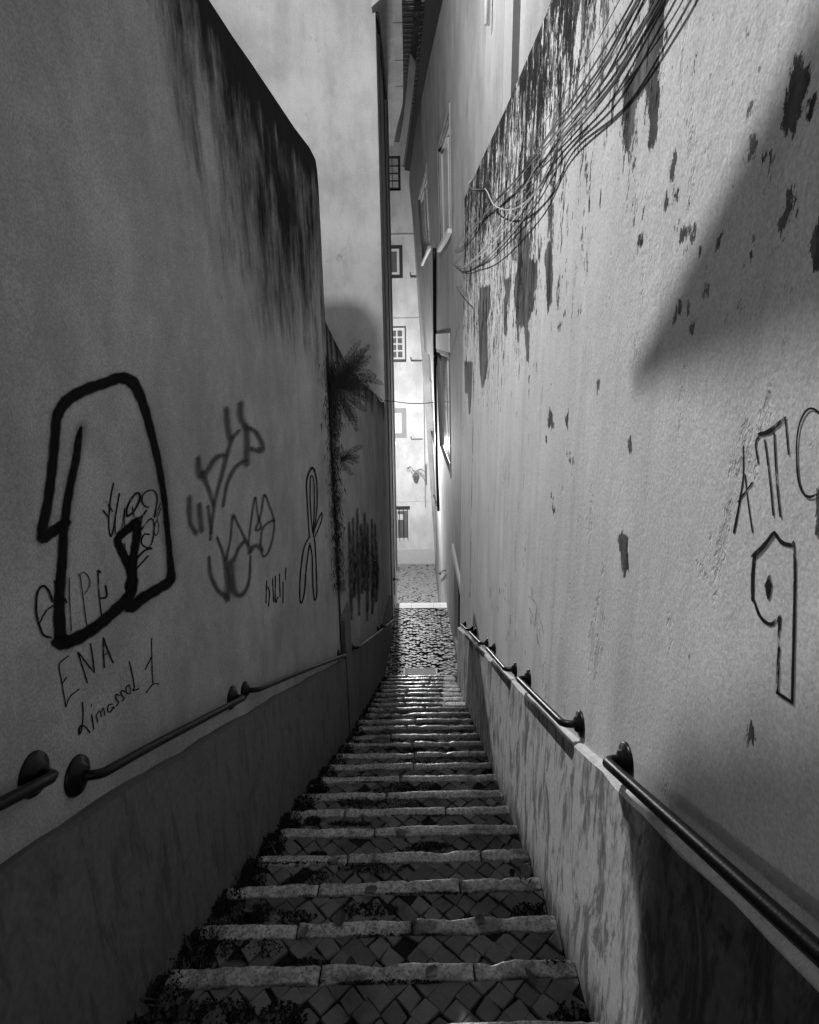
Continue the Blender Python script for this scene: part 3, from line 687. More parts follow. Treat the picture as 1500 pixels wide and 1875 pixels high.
strokes('faint_scribble', rw, PF, (880, 1040, 10.41), [
    ([(940,320),(985,400),(985,560)], 13), ([(920,545),(1000,590),(1080,720),(1060,900),(1040,1090),(1015,1130),(995,900),(965,850),(970,1060)], 14), ([(930,740),(965,850)], 14), ([(1130,850),(1080,1000),(1130,1230),(1140,1310),(1105,1450),(1085,1240)], 12),
    ([(1150,960),(1210,1240)], 10), ([(370,390),(375,490)], 14), ([(455,250),(520,430)], 10), ([(335,740),(345,850)], 12), ([(570,900),(575,1060)], 16), ([(670,1210),(670,1420)], 12), ([(190,370),(190,540)], 16), ([(450,400),(460,570),(540,640)], 9), ([(520,1130),(530,1270),(485,1380)], 10)], hitR, 1)

# ------------------------------------------------------------------ facades with real openings
def facade(name, Sf, us, vs_, openings, mat, parent, flip):
    """Sf(u,v,off) -> point; openings (u0,u1,v0,v1) are left open and get reveals"""
    U = sorted(set([round(float(x), 4) for x in us]+[round(float(o[i]), 4) for o in openings for i in (0, 1)]))
    V = sorted(set([round(float(x), 4) for x in vs_]+[round(float(o[i]), 4) for o in openings for i in (2, 3)]))
    vv = [Sf(u, v, 0) for u in U for v in V]; n = len(V); ff = []
    for i in range(len(U)-1):
        for j in range(len(V)-1):
            cu, cv = (U[i]+U[i+1])/2, (V[j]+V[j+1])/2
            if any(o[0] < cu < o[1] and o[2] < cv < o[3] for o in openings): continue
            q = (i*n+j, (i+1)*n+j, (i+1)*n+j+1, i*n+j+1); ff.append(q[::-1] if flip else q)
    for o in openings:
        k = len(vv); c = [(o[0], o[2]), (o[1], o[2]), (o[1], o[3]), (o[0], o[3])]
        vv += [Sf(a, b, 0) for a, b in c]+[Sf(a, b, -.2) for a, b in c]
        for t in range(4): ff.append((k+t, k+(t+1) % 4, k+4+(t+1) % 4, k+4+t))
        ff.append((k+4, k+5, k+6, k+7))
    return mesh(name, vv, ff, mat, parent)
def slab(Sf, u0, u1, v0, v1, d0, d1):
    c = [(u0, v0), (u1, v0), (u1, v1), (u0, v1)]
    return [Sf(a, b, d0) for a, b in c]+[Sf(a, b, d1) for a, b in c]
def window(Sf, parent, u0, u1, v0, v1, frame, glass, cols=1, rows=1, fw_=.05, depth=-.13, mun=.022, sill=True, surround=None, sillmat=None):
    f = MB()
    for a in ((u0, u1, v0, v0+fw_), (u0, u1, v1-fw_, v1), (u0, u0+fw_, v0+fw_, v1-fw_), (u1-fw_, u1, v0+fw_, v1-fw_)):
        f.hexa(slab(Sf, *a, depth-.04, depth))
    fr = local(f.obj('window_frame', frame, parent), parent)
    iu0, iu1, iv0, iv1 = u0+fw_, u1-fw_, v0+fw_, v1-fw_
    for i in range(cols):
        for j in range(rows):
            a0 = iu0+(iu1-iu0)*i/cols+(mun/2 if i else 0); a1 = iu0+(iu1-iu0)*(i+1)/cols-(mun/2 if i < cols-1 else 0)
            b0 = iv0+(iv1-iv0)*j/rows+(mun/2 if j else 0); b1 = iv0+(iv1-iv0)*(j+1)/rows-(mun/2 if j < rows-1 else 0)
            o = MB().hexa(slab(Sf, a0, a1, b0, b1, depth-.035, depth-.022)).obj('pane', glass, fr); local(o, parent)
    mu = MB()
    for i in range(1, cols): c = iu0+(iu1-iu0)*i/cols; mu.hexa(slab(Sf, c-mun/2, c+mun/2, iv0, iv1, depth-.04, depth-.008))
    for j in range(1, rows):
        c = iv0+(iv1-iv0)*j/rows
        for i in range(cols):
            a0 = iu0+(iu1-iu0)*i/cols+(mun/2 if i else 0); a1 = iu0+(iu1-iu0)*(i+1)/cols-(mun/2 if i < cols-1 else 0)
            mu.hexa(slab(Sf, a0, a1, c-mun/2, c+mun/2, depth-.04, depth-.010))
    if mu.v: local(mu.obj('glazing_bar', frame, fr), parent)
    if sill: local(MB().hexa(slab(Sf, u0-.07, u1+.07, v0-.07, v0, -.12, .07)).obj('window_sill', sillmat or MSTONE, parent), parent)
    if surround:
        s_ = MB(); w_ = .07
        for a in ((u0-w_, u1+w_, v1, v1+w_), (u0-w_, u0, v0, v1), (u1, u1+w_, v0, v1)): s_.hexa(slab(Sf, *a, -.01, .018))
        local(s_.obj('window_surround', surround, parent), parent)
    return fr

# --- right-hand house: leaning face
def SR(u, v, off): return (xh(u, v)-off, u, v)
hr = thing('house', 'leaning old house on the right with tall windows, black downpipe and tiled eave', 'house', (.9, 14, -8))
def rwin(xa, xb, ytop, ybot):
    """right edge xb is the nearer jamb"""
    a, b = hitH(xb, ytop), hitH(xb, ybot); far = hitH(xa, (ytop+ybot)/2); return (a[1], far[1], b[2], a[2])
ZE_R = 5.35
W1 = rwin(803, 824, 200, 425); W2 = rwin(768, 782, 305, 465); W3 = rwin(804, 823, 652, 866); W4 = rwin(777, 788, 650, 785)
dA, dB = hitH(848, 1085), hitH(836, 1060)
DOOR = (dA[1], hitH(834, 1120)[1]+.3, land_z(dA[1])-.05, hitH(846, 1085)[2])
DOOR = (min(DOOR[0], DOOR[1]), max(DOOR[0], DOOR[1]), DOOR[2], DOOR[3])
ops = [W1, W2, W3, W4, DOOR]
local(facade('wall_face', SR, np.concatenate([np.linspace(2.0, 23.4, 60)]), np.linspace(-10, ZE_R, 40), ops, MHR, hr, False), hr)
local(MB().hexa([(.80, 23.38, -10), (6, 23.38, -10), (6, 23.40, -10), (.80, 23.40, -10), (xh(23.4, ZE_R)+.01, 23.38, ZE_R), (6, 23.38, ZE_R), (6, 23.40, ZE_R), (xh(23.4, ZE_R)+.01, 23.40, ZE_R)]).obj('street_wall', MHR, hr), hr)
local(MB().hexa([(.78, 2.0, -3), (6, 2.0, -3), (6, 2.05, -3), (.78, 2.05, -3), (.74, 2.0, ZE_R), (6, 2.0, ZE_R), (6, 2.05, ZE_R), (.74, 2.05, ZE_R)]).obj('end_wall', MHR, hr), hr)
MWOODG = mat_plain('weathered_white_wood', .36, .55, .25, 20, .3)
window(SR, hr, *W1, MWOODG, MGLASSL, 2, 1, .07, -.05, sill=True, surround=MHR)
window(SR, hr, *W2, MWOODG, MGLASSL, 2, 1, .08, -.05, sill=True, surround=MHR)
window(SR, hr, *W3, MWOODG, MGLASSM, 2, 1, .07, -.07, sill=False, surround=MHR)
window(SR, hr, *W4, MGREYW, MGLASSM, 2, 3, .07, -.07, sill=False)
local(MB().hexa(slab(SR, W3[0]-.25, W3[1]+.3, W3[3]+.075, W3[3]+.42, -.01, .03)).obj('lintel', MSTONE, hr), hr)
# door
d = MB().hexa(slab(SR, DOOR[0]+.05, DOOR[1]-.05, DOOR[2], DOOR[3]-.03, -.12, -.08)); MDOOR = mat_plain('flat_black_door', .02, .9, .3, 20, .2, spec=0.0); dr = local(d.obj('door', MDOOR, hr), hr)
dw = (DOOR[1]-DOOR[0]-.1)/2
for i in range(2):
    for j in range(2):
        a = DOOR[0]+.05+dw*i; hh = (DOOR[3]-DOOR[2])/2; b = DOOR[2]+hh*j
        local(MB().hexa(slab(SR, a+.08, a+dw-.08, b+.12, b+hh-.15, -.08, -.07)).obj('door_panel', MDOOR, dr), hr)
local(MB().hexa(slab(SR, DOOR[0]-.1, DOOR[1]+.1, DOOR[3], DOOR[3]+.16, -.05, .04)).obj('door_lintel', MSTONE, hr), hr)
# black downpipe with elbow, and slack branch cable
def onH(x, y, off=.05): p = hitH(x, y); return (p[0]-off, p[1], p[2])
p1 = onH(800, 455); p2 = onH(806, 935)
pipe = MB().tube(spline([p1, onH(800, 600), onH(801, 730), onH(803, 850), p2], 5), .042, 10); local(pipe.obj('downpipe', MRAIL, hr, True), hr)
local(MB().tube(spline([onH(773, 745, .04), onH(781, 830, .04), onH(792, 890, .04), onH(803, 925, .06)], 5), .03, 8).obj('branch_pipe', MRAIL, hr, True), hr)
# white pipe stub and narrow pilaster higher up
q = onH(902, 45, .05); local(MB().tube([(q[0], q[1], q[2]), (q[0], q[1], 5.2)], .028, 10).obj('vent_pipe', MWOODW, hr, True), hr)
pa, pb = hitH(952, 60)[1], hitH(936, 60)[1]
local(MB().hexa(slab(SR, pa, pb, -1, 5.3, -.01, .05)).obj('pilaster', MGREYW, hr), hr)
# eave of the right-hand house: dark boarding, tile ends along its edge
EIN = [(813, 0), (790, 120), (765, 230), (752, 318)]; EOUT = [(779, 0), (771, 90), (758, 200), (741, 312)]
def onz(pts, z): return [hit_z(x, y, z) for x, y in pts]
ein = onz(EIN, ZE_R); eout = onz(EOUT, ZE_R+.02)
ein = [np.array([.62, 9.3, ZE_R])]+ein; eout = [np.array([eout[0][0]+.10, 9.3, ZE_R+.02])]+eout
ein, eout = spline(ein, 14), spline(eout, 14)
v_, f_ = [], []
for a, b in zip(ein, eout): v_ += [(a[0]+.35, a[1], ZE_R), (b[0], b[1], ZE_R+.03), (b[0], b[1], ZE_R+.10), (a[0]+3.5, a[1], ZE_R+1.6)]
for i in range(len(ein)-1):
    for j in range(3): f_.append((4*i+j, 4*i+j+1, 4*i+4+j+1, 4*i+4+j))
f_ += [(0, 1, 2, 3), tuple(4*(len(ein)-1)+k for k in (3, 2, 1, 0))]
roofR = local(mesh('roof', v_, f_, MSOIL, hr), hr)
def tile(name, parent, root, p, dirv, L, r, mat, lift):
    """half-round clay tile"""
    d = np.array(dirv, float); d /= np.linalg.norm(d); s_ = np.array([-d[1], d[0], 0]); vv = []
    for t in (0, L):
        for k in range(7):
            a = math.pi*k/6
            for rr in (r, r-.012): vv.append(np.array(p)+d*t+s_*math.cos(a)*rr+np.array([0, 0, 1])*math.sin(a)*rr+np.array([0, 0, lift]))
    ff = []
    for k in range(6):
        a, b = 2*k, 2*k+2
        ff += [(a, b, b+14, a+14), (a+1, a+15, b+15, b+1), (a, a+1, b+1, b), (a+14, b+14, b+15, a+15)]
    ff += [(0, 14, 15, 1), (12, 13, 27, 26)]
    o = mesh(name, vv, ff, mat, parent, True); return local(o, root)
dense = spline(eout[::14] if len(eout) > 30 else eout, 60)
acc = 0; last = None
for p in dense:
    p = np.array(p)
    if last is None or np.linalg.norm(p-last) > .24:
        tile('roof_tile', roofR, hr, p-np.array([.05, 0, -.09]), (1, .1, .18), .55, .085, MTILE, 0.0); last = p

# --- left-hand house
YL0, ZE_L = 11.95, 5.3
hl = thing('house', 'pale plain house on the left with a broad lit end wall and curved tiled eave', 'house', (-2, 14, -8))
_hy = [YL0, 16.4, 17.6, 21]; _hx = [-.60, -.60, -.85, -2.3]
def xhl(y): return float(np.interp(y, _hy, _hx))
xc = hit_y(704, 700, YL0)[0]
_hx[0] = xc
def SL_end(u, v, off): return (u, YL0-off, v)
local(facade('end_wall', SL_end, np.linspace(-9, xc, 10), np.linspace(-9.8, 9.5, 12), [], MHL, hl, True), hl)
v_, f_ = [], []
ysl = [YL0, 13, 14, 15, 16, 16.4, 16.8, 17.2, 17.6, 19, 21]
for y in ysl: v_ += [(xhl(y), y, -9.8), (xhl(y), y, ZE_L+.4)]
f_ = [(2*i, 2*i+1, 2*i+3, 2*i+2) for i in range(len(ysl)-1)]
local(mesh('alley_wall', v_, f_, MHL, hl), hl)
inn = [(690, 0), (700, 110), (709, 230), (709, 268)]; fa = [(717, 0), (721, 75), (725, 150), (724, 195), (716, 250), (713, 271)]
fb = [(736, 0), (738, 110), (738, 175), (735, 200), (726, 235), (720, 271)]; to = [(758, 0), (755, 60), (749, 120), (743, 180), (738, 225), (730, 270)]
def ext(P): return [np.array([P[0][0]+(P[0][1]-P[1][1])*0, YL0-.25, P[0][2]])]+P if P[0][1] > YL0-.2 else P
cin, cfa, cfb, cto = [spline(ext(onz(a, ZE_L+dz)), 40) for a, dz in ((inn, 0), (fa, .03), (fb, .03), (to, .06))]
def resamp(P, n=60):
    P = np.array(P); s_ = P[:, 1]; t = np.linspace(s_.min(), s_.max(), n); return np.stack([np.interp(t, s_, P[:, k]) for k in range(3)], -1)
Yc = np.linspace(YL0-.2 if True else max(c[0][1] for c in (cin, cfa, cfb, cto)), min(c[-1][1] for c in (cin, cfa, cfb, cto)), 60)
def at_y(P, y): P = np.array(P); return np.array([np.interp(y, P[:, 1], P[:, 0]), y])
v_, f_ = [], []
for y in Yc:
    a, b, c = at_y(cin, y), at_y(cfa, y), at_y(cfb, y)
    for t in np.linspace(0, 1, 6):                     # cove moulding
        v_.append((min(a[0], xhl(y))*(1-t)-.05*(1-t)+b[0]*t, y, ZE_L-.12+.16*math.sin(t*math.pi/2)))
    v_ += [(b[0], y, ZE_L+.02), (c[0], y, ZE_L+.02), (c[0], y, ZE_L+.10), (min(a[0], xhl(y))-.05, y, ZE_L+.10)]
n = 10
for i in range(len(Yc)-1):
    for j in range(n-1): f_.append((n*i+j, n*i+n+j, n*i+n+j+1, n*i+j+1))
f_ += [tuple(range(n)), tuple(n*(len(Yc)-1)+k for k in range(n))[::-1]]
local(mesh('cornice', v_, f_, MHL, hl), hl)
for yj in (12.6, 14.1, 15.4):                          # joints of the cornice stones
    b, c = at_y(cfa, yj), at_y(cfb, yj); local(MB().box(b[0], c[0], yj-.008, yj+.008, ZE_L+.014, ZE_L+.03).obj('cornice_joint', MDARKW, hl), hl)
v_, f_ = [], []
for y in Yc:
    a, c, t = at_y(cfa, y), at_y(cfb, y), at_y(cto, y)
    v_ += [(a[0]-.05, y, ZE_L+.105), (t[0]-.03, y, ZE_L+.12), (t[0]-.03, y, ZE_L+.16), (a[0]-3.0, y, ZE_L+1.6)]
for i in range(len(Yc)-1):
    for j in range(3): f_.append((4*i+j, 4*i+4+j, 4*i+4+j+1, 4*i+j+1))
f_ += [(3, 2, 1, 0), tuple(4*(len(Yc)-1)+k for k in range(4))]
roofL = local(mesh('roof', v_, f_, MDARKW, hl), hl)
last = None
for y in np.linspace(Yc[0], Yc[-1], 600):
    if last is None or y-last > .19:
        c, t = at_y(cfb, y), at_y(cto, y); L = max(.12, t[0]-c[0]+.08)
        v0 = np.array([t[0], y, ZE_L+.075]); tile('roof_tile', roofL, hl, v0-np.array([L, 0, 0]), (1, 0, 0), L, .075, MTILE, 0.0); last = y
# dark cables clipped along the corner of the left house
local(MB().tube([(xc+.03, YL0+.06, ZE_L-.1), (xc+.035, YL0+1.5, ZE_L-.25), (xhl(15)+.03, 15, ZE_L-.35)], .03, 8).obj('eave_cable', MCABLE, hl, True), hl)
for k, (o_, xx) in enumerate(((.018, .6), (.012, 2.1), (.02, 3.8))):
    y = YL0+xx; local(MB().tube([(xhl(y)+.02, y, ZE_L-.15), (xhl(y)+.03, y+.02, 0), (xhl(y)+.02, y, -6.3)], o_, 6).obj('wall_conduit', MGREYW if k != 1 else MCABLE, hl, True), hl)

# --- far facade across the street
def SFc(u, v, off): return (u, YF-off, v)
hf = thing('house', 'bright four-storey facade across the street at the end of the alley', 'house', (0, YF+1, ZS))
def fwin(xr, yt, yb, wid=1.05): a, b = hit_y(xr, yt, YF), hit_y(xr, yb, YF); return (a[0]-wid, a[0], b[2], a[2])
FW = [fwin(733, 284, 349), fwin(737, 448, 509), fwin(741, 600, 659), fwin(744, 747, 802), fwin(750, 932, 990)]
local(facade('wall_face', SFc, np.linspace(-9, 9, 8), np.linspace(ZS-.5, 10.5, 10), FW, MHF, hf, True), hf)
window(SFc, hf, *FW[0], MDARKW, MGLASSL, 4, 4, .09, -.05, .03, sill=False)
window(SFc, hf, *FW[1], MDARKW, MGLASSM, 1, 1, .13, -.04, sill=False)
o = FW[1]; w2 = (o[0]+.13, o[1]-.13, o[2]+.13, o[3]-.13)
m = MB()
for a in ((w2[0], w2[1], w2[2], w2[2]+.09), (w2[0], w2[1], w2[3]-.09, w2[3]), (w2[0], w2[0]+.09, w2[2]+.09, w2[3]-.09), (w2[1]-.09, w2[1], w2[2]+.09, w2[3]-.09)): m.hexa(slab(SFc, *a, -.075, -.045))
local(m.obj('inner_frame', MWOODW, hf), hf)
window(SFc, hf, *FW[2], MWOODW, MGLASSM, 4, 4, .10, -.05, .06, sill=False)
m = MB(); o = FW[2]
for a in ((o[0]-.05, o[1]+.05, o[3], o[3]+.05), (o[1], o[1]+.05, o[2], o[3]), (o[0]-.05, o[1]+.05, o[2]-.08, o[2])): m.hexa(slab(SFc, *a, -.01, .02))
local(m.obj('window_surround', MDARKW, hf), hf)
window(SFc, hf, *FW[3], MGREYW, MGLASSL, 1, 1, .20, -.03, sill=False)
local(MB().hexa(slab(SFc, FW[3][0]+.2, FW[3][1]-.2, FW[3][2]+.2, FW[3][3]-.2, -.05, -.02)).obj('shutter', MWOODW, hf), hf)
window(SFc, hf, *FW[4], MWOODW, MGLASSM, 2, 1, .10, -.06, sill=False)
o = FW[4]; m = MB()
for t in np.linspace(.08, .92, 6): u = o[0]+(o[1]-o[0])*t; m.tube([SFc(u, o[2], .02), SFc(u, o[3], .02)], .014, 6)
local(m.obj('window_grille', MRAIL, hf), hf)
m = MB().hexa(slab(SFc, o[0]-.05, o[1]+.02, o[3]+.003, o[3]+.13, -.01, .03)); local(m.obj('window_lintel', MDARKW, hf), hf)
local(MB().hexa(slab(SFc, o[1]-.50, o[1]-.28, o[3]-.50, o[3]-.25, -.075, -.07)).obj('notice', MWOODW, hf), hf)
for k, wv in enumerate(FW):                            # thin string mouldings over and under the windows
    if k in (1, 2, 4): local(MB().hexa(slab(SFc, wv[0]-.3, wv[1]+.85, wv[3]+.32, wv[3]+.36, -.01, .03)).obj('string_course', MSTONE, hf), hf)
zb = hit_y(770, 1005, YF)[2]; local(MB().hexa(slab(SFc, -9, 9, ZS-.3, zb, -.01, .035)).obj('plinth', MSTONE, hf), hf)
for x, y in ((757, 508), (758, 661), (758, 804)):      # small cable brackets
    p = hit_y(x, y, YF); local(MB().tube([(p[0]+.35, YF-.03, p[2]), (p[0]-.1, YF-.06, p[2]), (p[0]-.12, YF-.06, p[2]+.12)], .03, 6).obj('cable_bracket', MIRON, hf), hf)
p = hit_y(777, 560, YF); local(MB().tube([(p[0]-.08, YF-.03, 6), (p[0]-.06, YF-.03, 0), (p[0], YF-.03, -7)], .02, 6).obj('wall_cable', MGREYW, hf), hf)
local(MB().hexa(slab(SFc, -9, 9, 10.5, 10.8, -.1, .45)).obj('cornice', MSTONE, hf), hf)

# ornate wall lantern on the far facade (unlit)
lp = hit_y(780, 868, YF); wl = thing('wall_lantern', 'small ornate iron lantern on a scrolled bracket on the far facade', 'lantern', (lp[0], YF, lp[2]))
px = 1/ (F_PX/ (YF*math.cos(PITCH)-lp[2]*math.sin(PITCH)))
def LN(x, y, d=.25): return (lp[0]+(x-780)*px, YF-d, lp[2]-(y-868)*px)
local(MB().tube([LN(780, 850, .04), LN(780, 888, .04)], .035, 6).obj('wall_plate', MIRON, wl), wl)
m = MB(); m.tube(spline([LN(779, 862), LN(770, 856), LN(760, 860), LN(752, 852), LN(746, 854)], 5), .015, 6)
m.tube(spline([LN(779, 880), LN(772, 868), LN(765, 862)], 5), .012, 6)
for cx, cy in ((756, 861), (766, 862), (772, 866), (748, 856)):
    m.tube([LN(cx+4*math.cos(t)*(1-t/9), cy+4*math.sin(t)*(1-t/9)) for t in np.linspace(0, 6, 12)], .010, 5)
local(m.obj('bracket', MIRON, wl), wl)
c = LN(761, 874); m = MB().lathe((c[0], c[1], c[2]-.14), (0, 0, 1), [(.05, 0), (.075, .02), (.12, .26), (.02, .27)], 6); lb2 = local(m.obj('lantern_glass', MGLASSM, wl), wl)
m = MB().lathe((c[0], c[1], c[2]+.132), (0, 0, 1), [(.15, 0), (.14, .02), (.05, .10), (.02, .16)], 6); local(m.obj('lantern_cap', MIRON, wl), wl)
m = MB()
for k in range(6):
    t = k*math.pi/3; m.tube([(c[0]+.05*math.cos(t), c[1]+.05*math.sin(t), c[2]-.14), (c[0]+.128*math.cos(t), c[1]+.128*math.sin(t), c[2]+.13)], .012, 5)
local(m.obj('lantern_ribs', MIRON, wl), wl)

# ------------------------------------------------------------------ handrails
def handrail(label, a, b, wallx, side, ra=.016, fl=.052, elbow=.05, out=.075, ends=(1, 1)):
    """a, b: (y, z) of the two ends on the wall; the tube turns into the wall at each end"""
    root = thing('handrail', label, 'handrail', (wallx(a[0]), a[0], a[1]), 'iron handrail lengths fixed to the walls')
    A = np.array([wallx(a[0]), a[0], a[1]]); B = np.array([wallx(b[0]), b[0], b[1]]); n = np.array([-side, 0, 0.])
    d = (B-A)/np.linalg.norm(B-A); pts = []
    if ends[0]: pts += [A, A+n*(out-.03), A+n*(out-.01)+d*.012, A+n*out+d*.035]
    else: pts += [A+n*out]
    for t in np.linspace(.08, .92, 9):
        y = a[0]+(b[0]-a[0])*t; pts.append(np.array([wallx(y)-side*out, y, a[1]+(b[1]-a[1])*t]))
    if ends[1]: pts += [B+n*out-d*.035, B+n*(out-.01)-d*.012, B+n*(out-.03), B]
    else: pts += [B+n*out]
    local(MB().tube(pts, ra, 12).obj('rail', MRAIL, root, True), root)
    for P, e in ((A, ends[0]), (B, ends[1])):
        if not e: continue
        m = MB().lathe(P-n*.02, n, [(fl*.98, 0), (fl, .022), (fl*.94, .032), (fl*.62, .036), (fl*.55, .046), (fl*.42, .05)], 20)
        f = local(m.obj('flange', MRAIL, root, True), root)
        if e < 2: continue
        for k in range(3):
            t = k*2.094+.5; c = P+np.array([0, math.cos(t), math.sin(t)])*fl*.78+n*.008
            local(MB().lathe(c, n, [(.0055, 0), (.0055, .009), (.003, .012)], 6).obj('flange_bolt', MIRON, f), root)
    return root
xr_ = lambda y: XR
def yzR(x, y): p = hit_x(x, y, XR-.02); return (p[1], p[2])
def yzL(x, y): p = hitL(x, y); return (p[1], p[2])
e0 = yzR(1138, 1392); handrail('nearest iron handrail on the right wall, running out of the frame', e0, (-.2, e0[1]+S*(e0[0]+.2)*1.02), xr_, 1, .0175, .058)
handrail('second iron handrail length on the right wall, ending in a big round flange', yzR(964, 1242), yzR(1056, 1326), xr_, 1, .016, .056)
handrail('third iron handrail length on the right wall, counted from the bottom of the frame', yzR(903, 1187), yzR(940, 1226), xr_, 1)
handrail('fourth iron handrail length on the right wall, above the middle steps', yzR(869, 1158), yzR(890, 1178), xr_, 1)
handrail('farthest iron handrail length on the right wall, next to the door', yzR(851, 1143), yzR(863, 1153), xr_, 1)
l0 = yzL(60, 1418); handrail('nearest iron handrail on the left wall, cut by the frame edge', (-.6, l0[1]+S*(l0[0]+.6)), l0, xl, -1, .0175, .068)
handrail('long iron handrail under the graffiti on the left wall', yzL(140, 1420), yzL(424, 1277), xl, -1, .0165, .068)
handrail('glinting iron handrail at the far end of the graffiti wall', yzL(447, 1264), yzL(619, 1199), xl, -1, .016, .056)
handrail('iron handrail on the low fern wall', yzL(644, 1186), yzL(692, 1152), xl, -1, .016, .055)
handrail('shortest iron handrail on the low fern wall, at its far end', yzL(698, 1147), yzL(717, 1133), xl, -1, .016, .055)
za = hit_x(724, 1112, -.58); zb_ = hit_x(733, 1042, -.56)
handrail('thin handrail on the left house beside the sunken lower steps', (13.6, land_z(13.6)+.95), (16.3, land_z(13.6)+.95-1.15), xhl, -1, .017, .05)
xrd = lambda y: xh(y, -7.2)
handrail('thin handrail on the right house beside the sunken lower steps', (14.5, land_z(14.5)+.95), (18.2, land_z(14.5)+.95-1.6), xrd, 1, .017, .05)

# ------------------------------------------------------------------ cables draped along the right wall
def cab(pts, offs, r, mat, label, group='cables draped down the right wall'):
    P = []
    for (x, y), o_ in zip(pts, offs):
        h = hit_x(x, y, XR-.20*o_-.010); P.append(h)
    o = MB().tube(spline(P, 10), r, 6).obj('cable', mat, None, True)
    return tag(o, label, 'cable', group)
LB = 'thin black cable in the bundle slung diagonally across the peeling right wall'
LG = 'pale grey cable looping among the black ones on the peeling right wall'
CL = ['black cable at the left edge of the thick bundle on the right wall', 'thickest black cable, in the middle of the bundle on the right wall', 'black cable just right of the thickest one in the bundle', 'thin black wire running clear to the left of the cable bundle', 'black cable running clear to the right of the cable bundle']
for i, (dx, r, of) in enumerate(((0, .008, .12), (8, .010, .11), (14, .007, .13), (-24, .004, .16), (44, .005, .12))):
    s_ = rng.uniform(-5, 5, 6)
    cab([(1215+dx, -110), (1148+dx, 20), (1083+dx*.9+s_[0], 130), (1010+dx*.8+s_[1], 235), (945+dx*.6+s_[2], 325), (905+dx*.4+s_[3], 368), (884+s_[4]*.5, 395), (850+s_[5], 440), (818+s_[0], 478)],
        (of, of, of, of, of*.9, .10, .06, .12, .06), r*.42, MCABLE, CL[i])
for i, (a, b_, c_) in enumerate(((1195, 880, 8), (1172, 900, 2), (1160, 935, -4), (1205, 960, 6))):
    cab([(a+60, -110), (a, 15), ((a+1020)/2+c_, 160), (1015+c_*2, 250+i*6), (960+c_*3, 345+i*9), (900+c_*2, 430+i*8), (868+c_, 470+i*3), (838, 486+i), (806, 462)], (.17, .17, .17, .16, .17, .18, .18, .12, .05), .0034, MCABLEG if i % 2 == 0 else MCABLE, LG if i % 2 == 0 else LB)
cab([(1020, 285), (1000, 330), (960, 372), (930, 384), (905, 375), (893, 352), (888, 345)], (.12, .14, .17, .18, .17, .10, .05), .004, MCABLEG, 'pale cable hanging in a deep loop below the black bundle')
cab([(815, 478), (830, 515), (850, 545), (866, 562)], (.04, .03, .02, .01), .004, MCABLE, 'single thin wire sagging down to the wall joint beside the tall window')
# hook that carries the bundle
p = hit_x(888, 348, XR); hk = MB().tube([(XR+.02, p[1], p[2]), (XR-.12, p[1], p[2]), (XR-.16, p[1], p[2]+.05), (XR-.12, p[1], p[2]+.09)], .012, 8).obj('cable_hook', MIRON, None, True)
tag(hk, 'iron hook in the right wall holding the cable bundle', 'hook')
# wire across the alley
A = hitL(703, 733); B = hitH(801, 736)
pts = [A+(B-A)*t+np.array([0, 0, -.05*math.sin(math.pi*t)]) for t in np.linspace(0, 1, 12)]
tag(MB().tube(pts, .012, 6).obj('wire', MCABLE, None, True), 'single black wire strung level across the alley', 'wire')
A2 = hitL(684, 722); pts = spline([A2+np.array([.02, 0, .03]), hitL(692, 735)+np.array([.06, 0, 0]), A], 6)
tag(MB().tube(pts, .010, 6).obj('wire', MCABLEG, None, True), 'short pale wire running from the ferns to the house corner', 'wire')

# ------------------------------------------------------------------ ferns on the left wall
def frond(root, pts, wid, mat=MLEAF, leaf=.07, name='frond'):
    P = spline(pts, 7); n = len(P); vv, ff = [], []
    m = MB().tube(P, [max(.0012, .004*(1-i/n)) for i in range(n)], 5); vv, ff = m.v, m.f
    for i in range(2, n):
        t = P[i]-P[i-1]; t = t/(np.linalg.norm(t)+1e-9); s_ = np.cross(t, np.array([.25, -.95, .2])); s_ /= np.linalg.norm(s_)+1e-9
        L = wid*math.sin(math.pi*min(1, .18+.80*i/n))+.006
        for sd in (-1, 1):
            for h in (0, .5):
                b = P[i-1]+(P[i]-P[i-1])*h; w_ = np.linalg.norm(P[i]-P[i-1])*.24
                tip = b+s_*sd*L*rng.uniform(.75, 1.1)+t*L*.55+np.array([rng.normal(0, .006), rng.normal(0, .01), -L*.25])
                k = len(vv); mid = (b+tip)/2+t*w_*.6; mid2 = (b+tip)/2-t*w_*.9
                vv += [tuple(b-t*w_*.4), tuple(mid2), tuple(tip), tuple(mid)]; ff.append((k, k+1, k+2, k+3))
    return local(mesh(name, vv, ff, mat, root), root)
def fern(label, base, tips, wid, depth):
    b = hitL(*base)+np.array([.03, 0, 0]); root = thing('wall_fern', label, 'fern', tuple(b), 'ferns rooted in the left wall')
    for (tx, ty, lift) in tips:
        Y = b[1]+rng.uniform(-.05, depth); e = hit_y(tx, ty, Y)
        c1 = b+(e-b)*.45+np.array([0, 0, lift]); c2 = b+(e-b)*.8+np.array([0, 0, lift*.8]); frond(root, [b+rng.normal(0, .01, 3), c1, c2, e], wid)
    return root, b
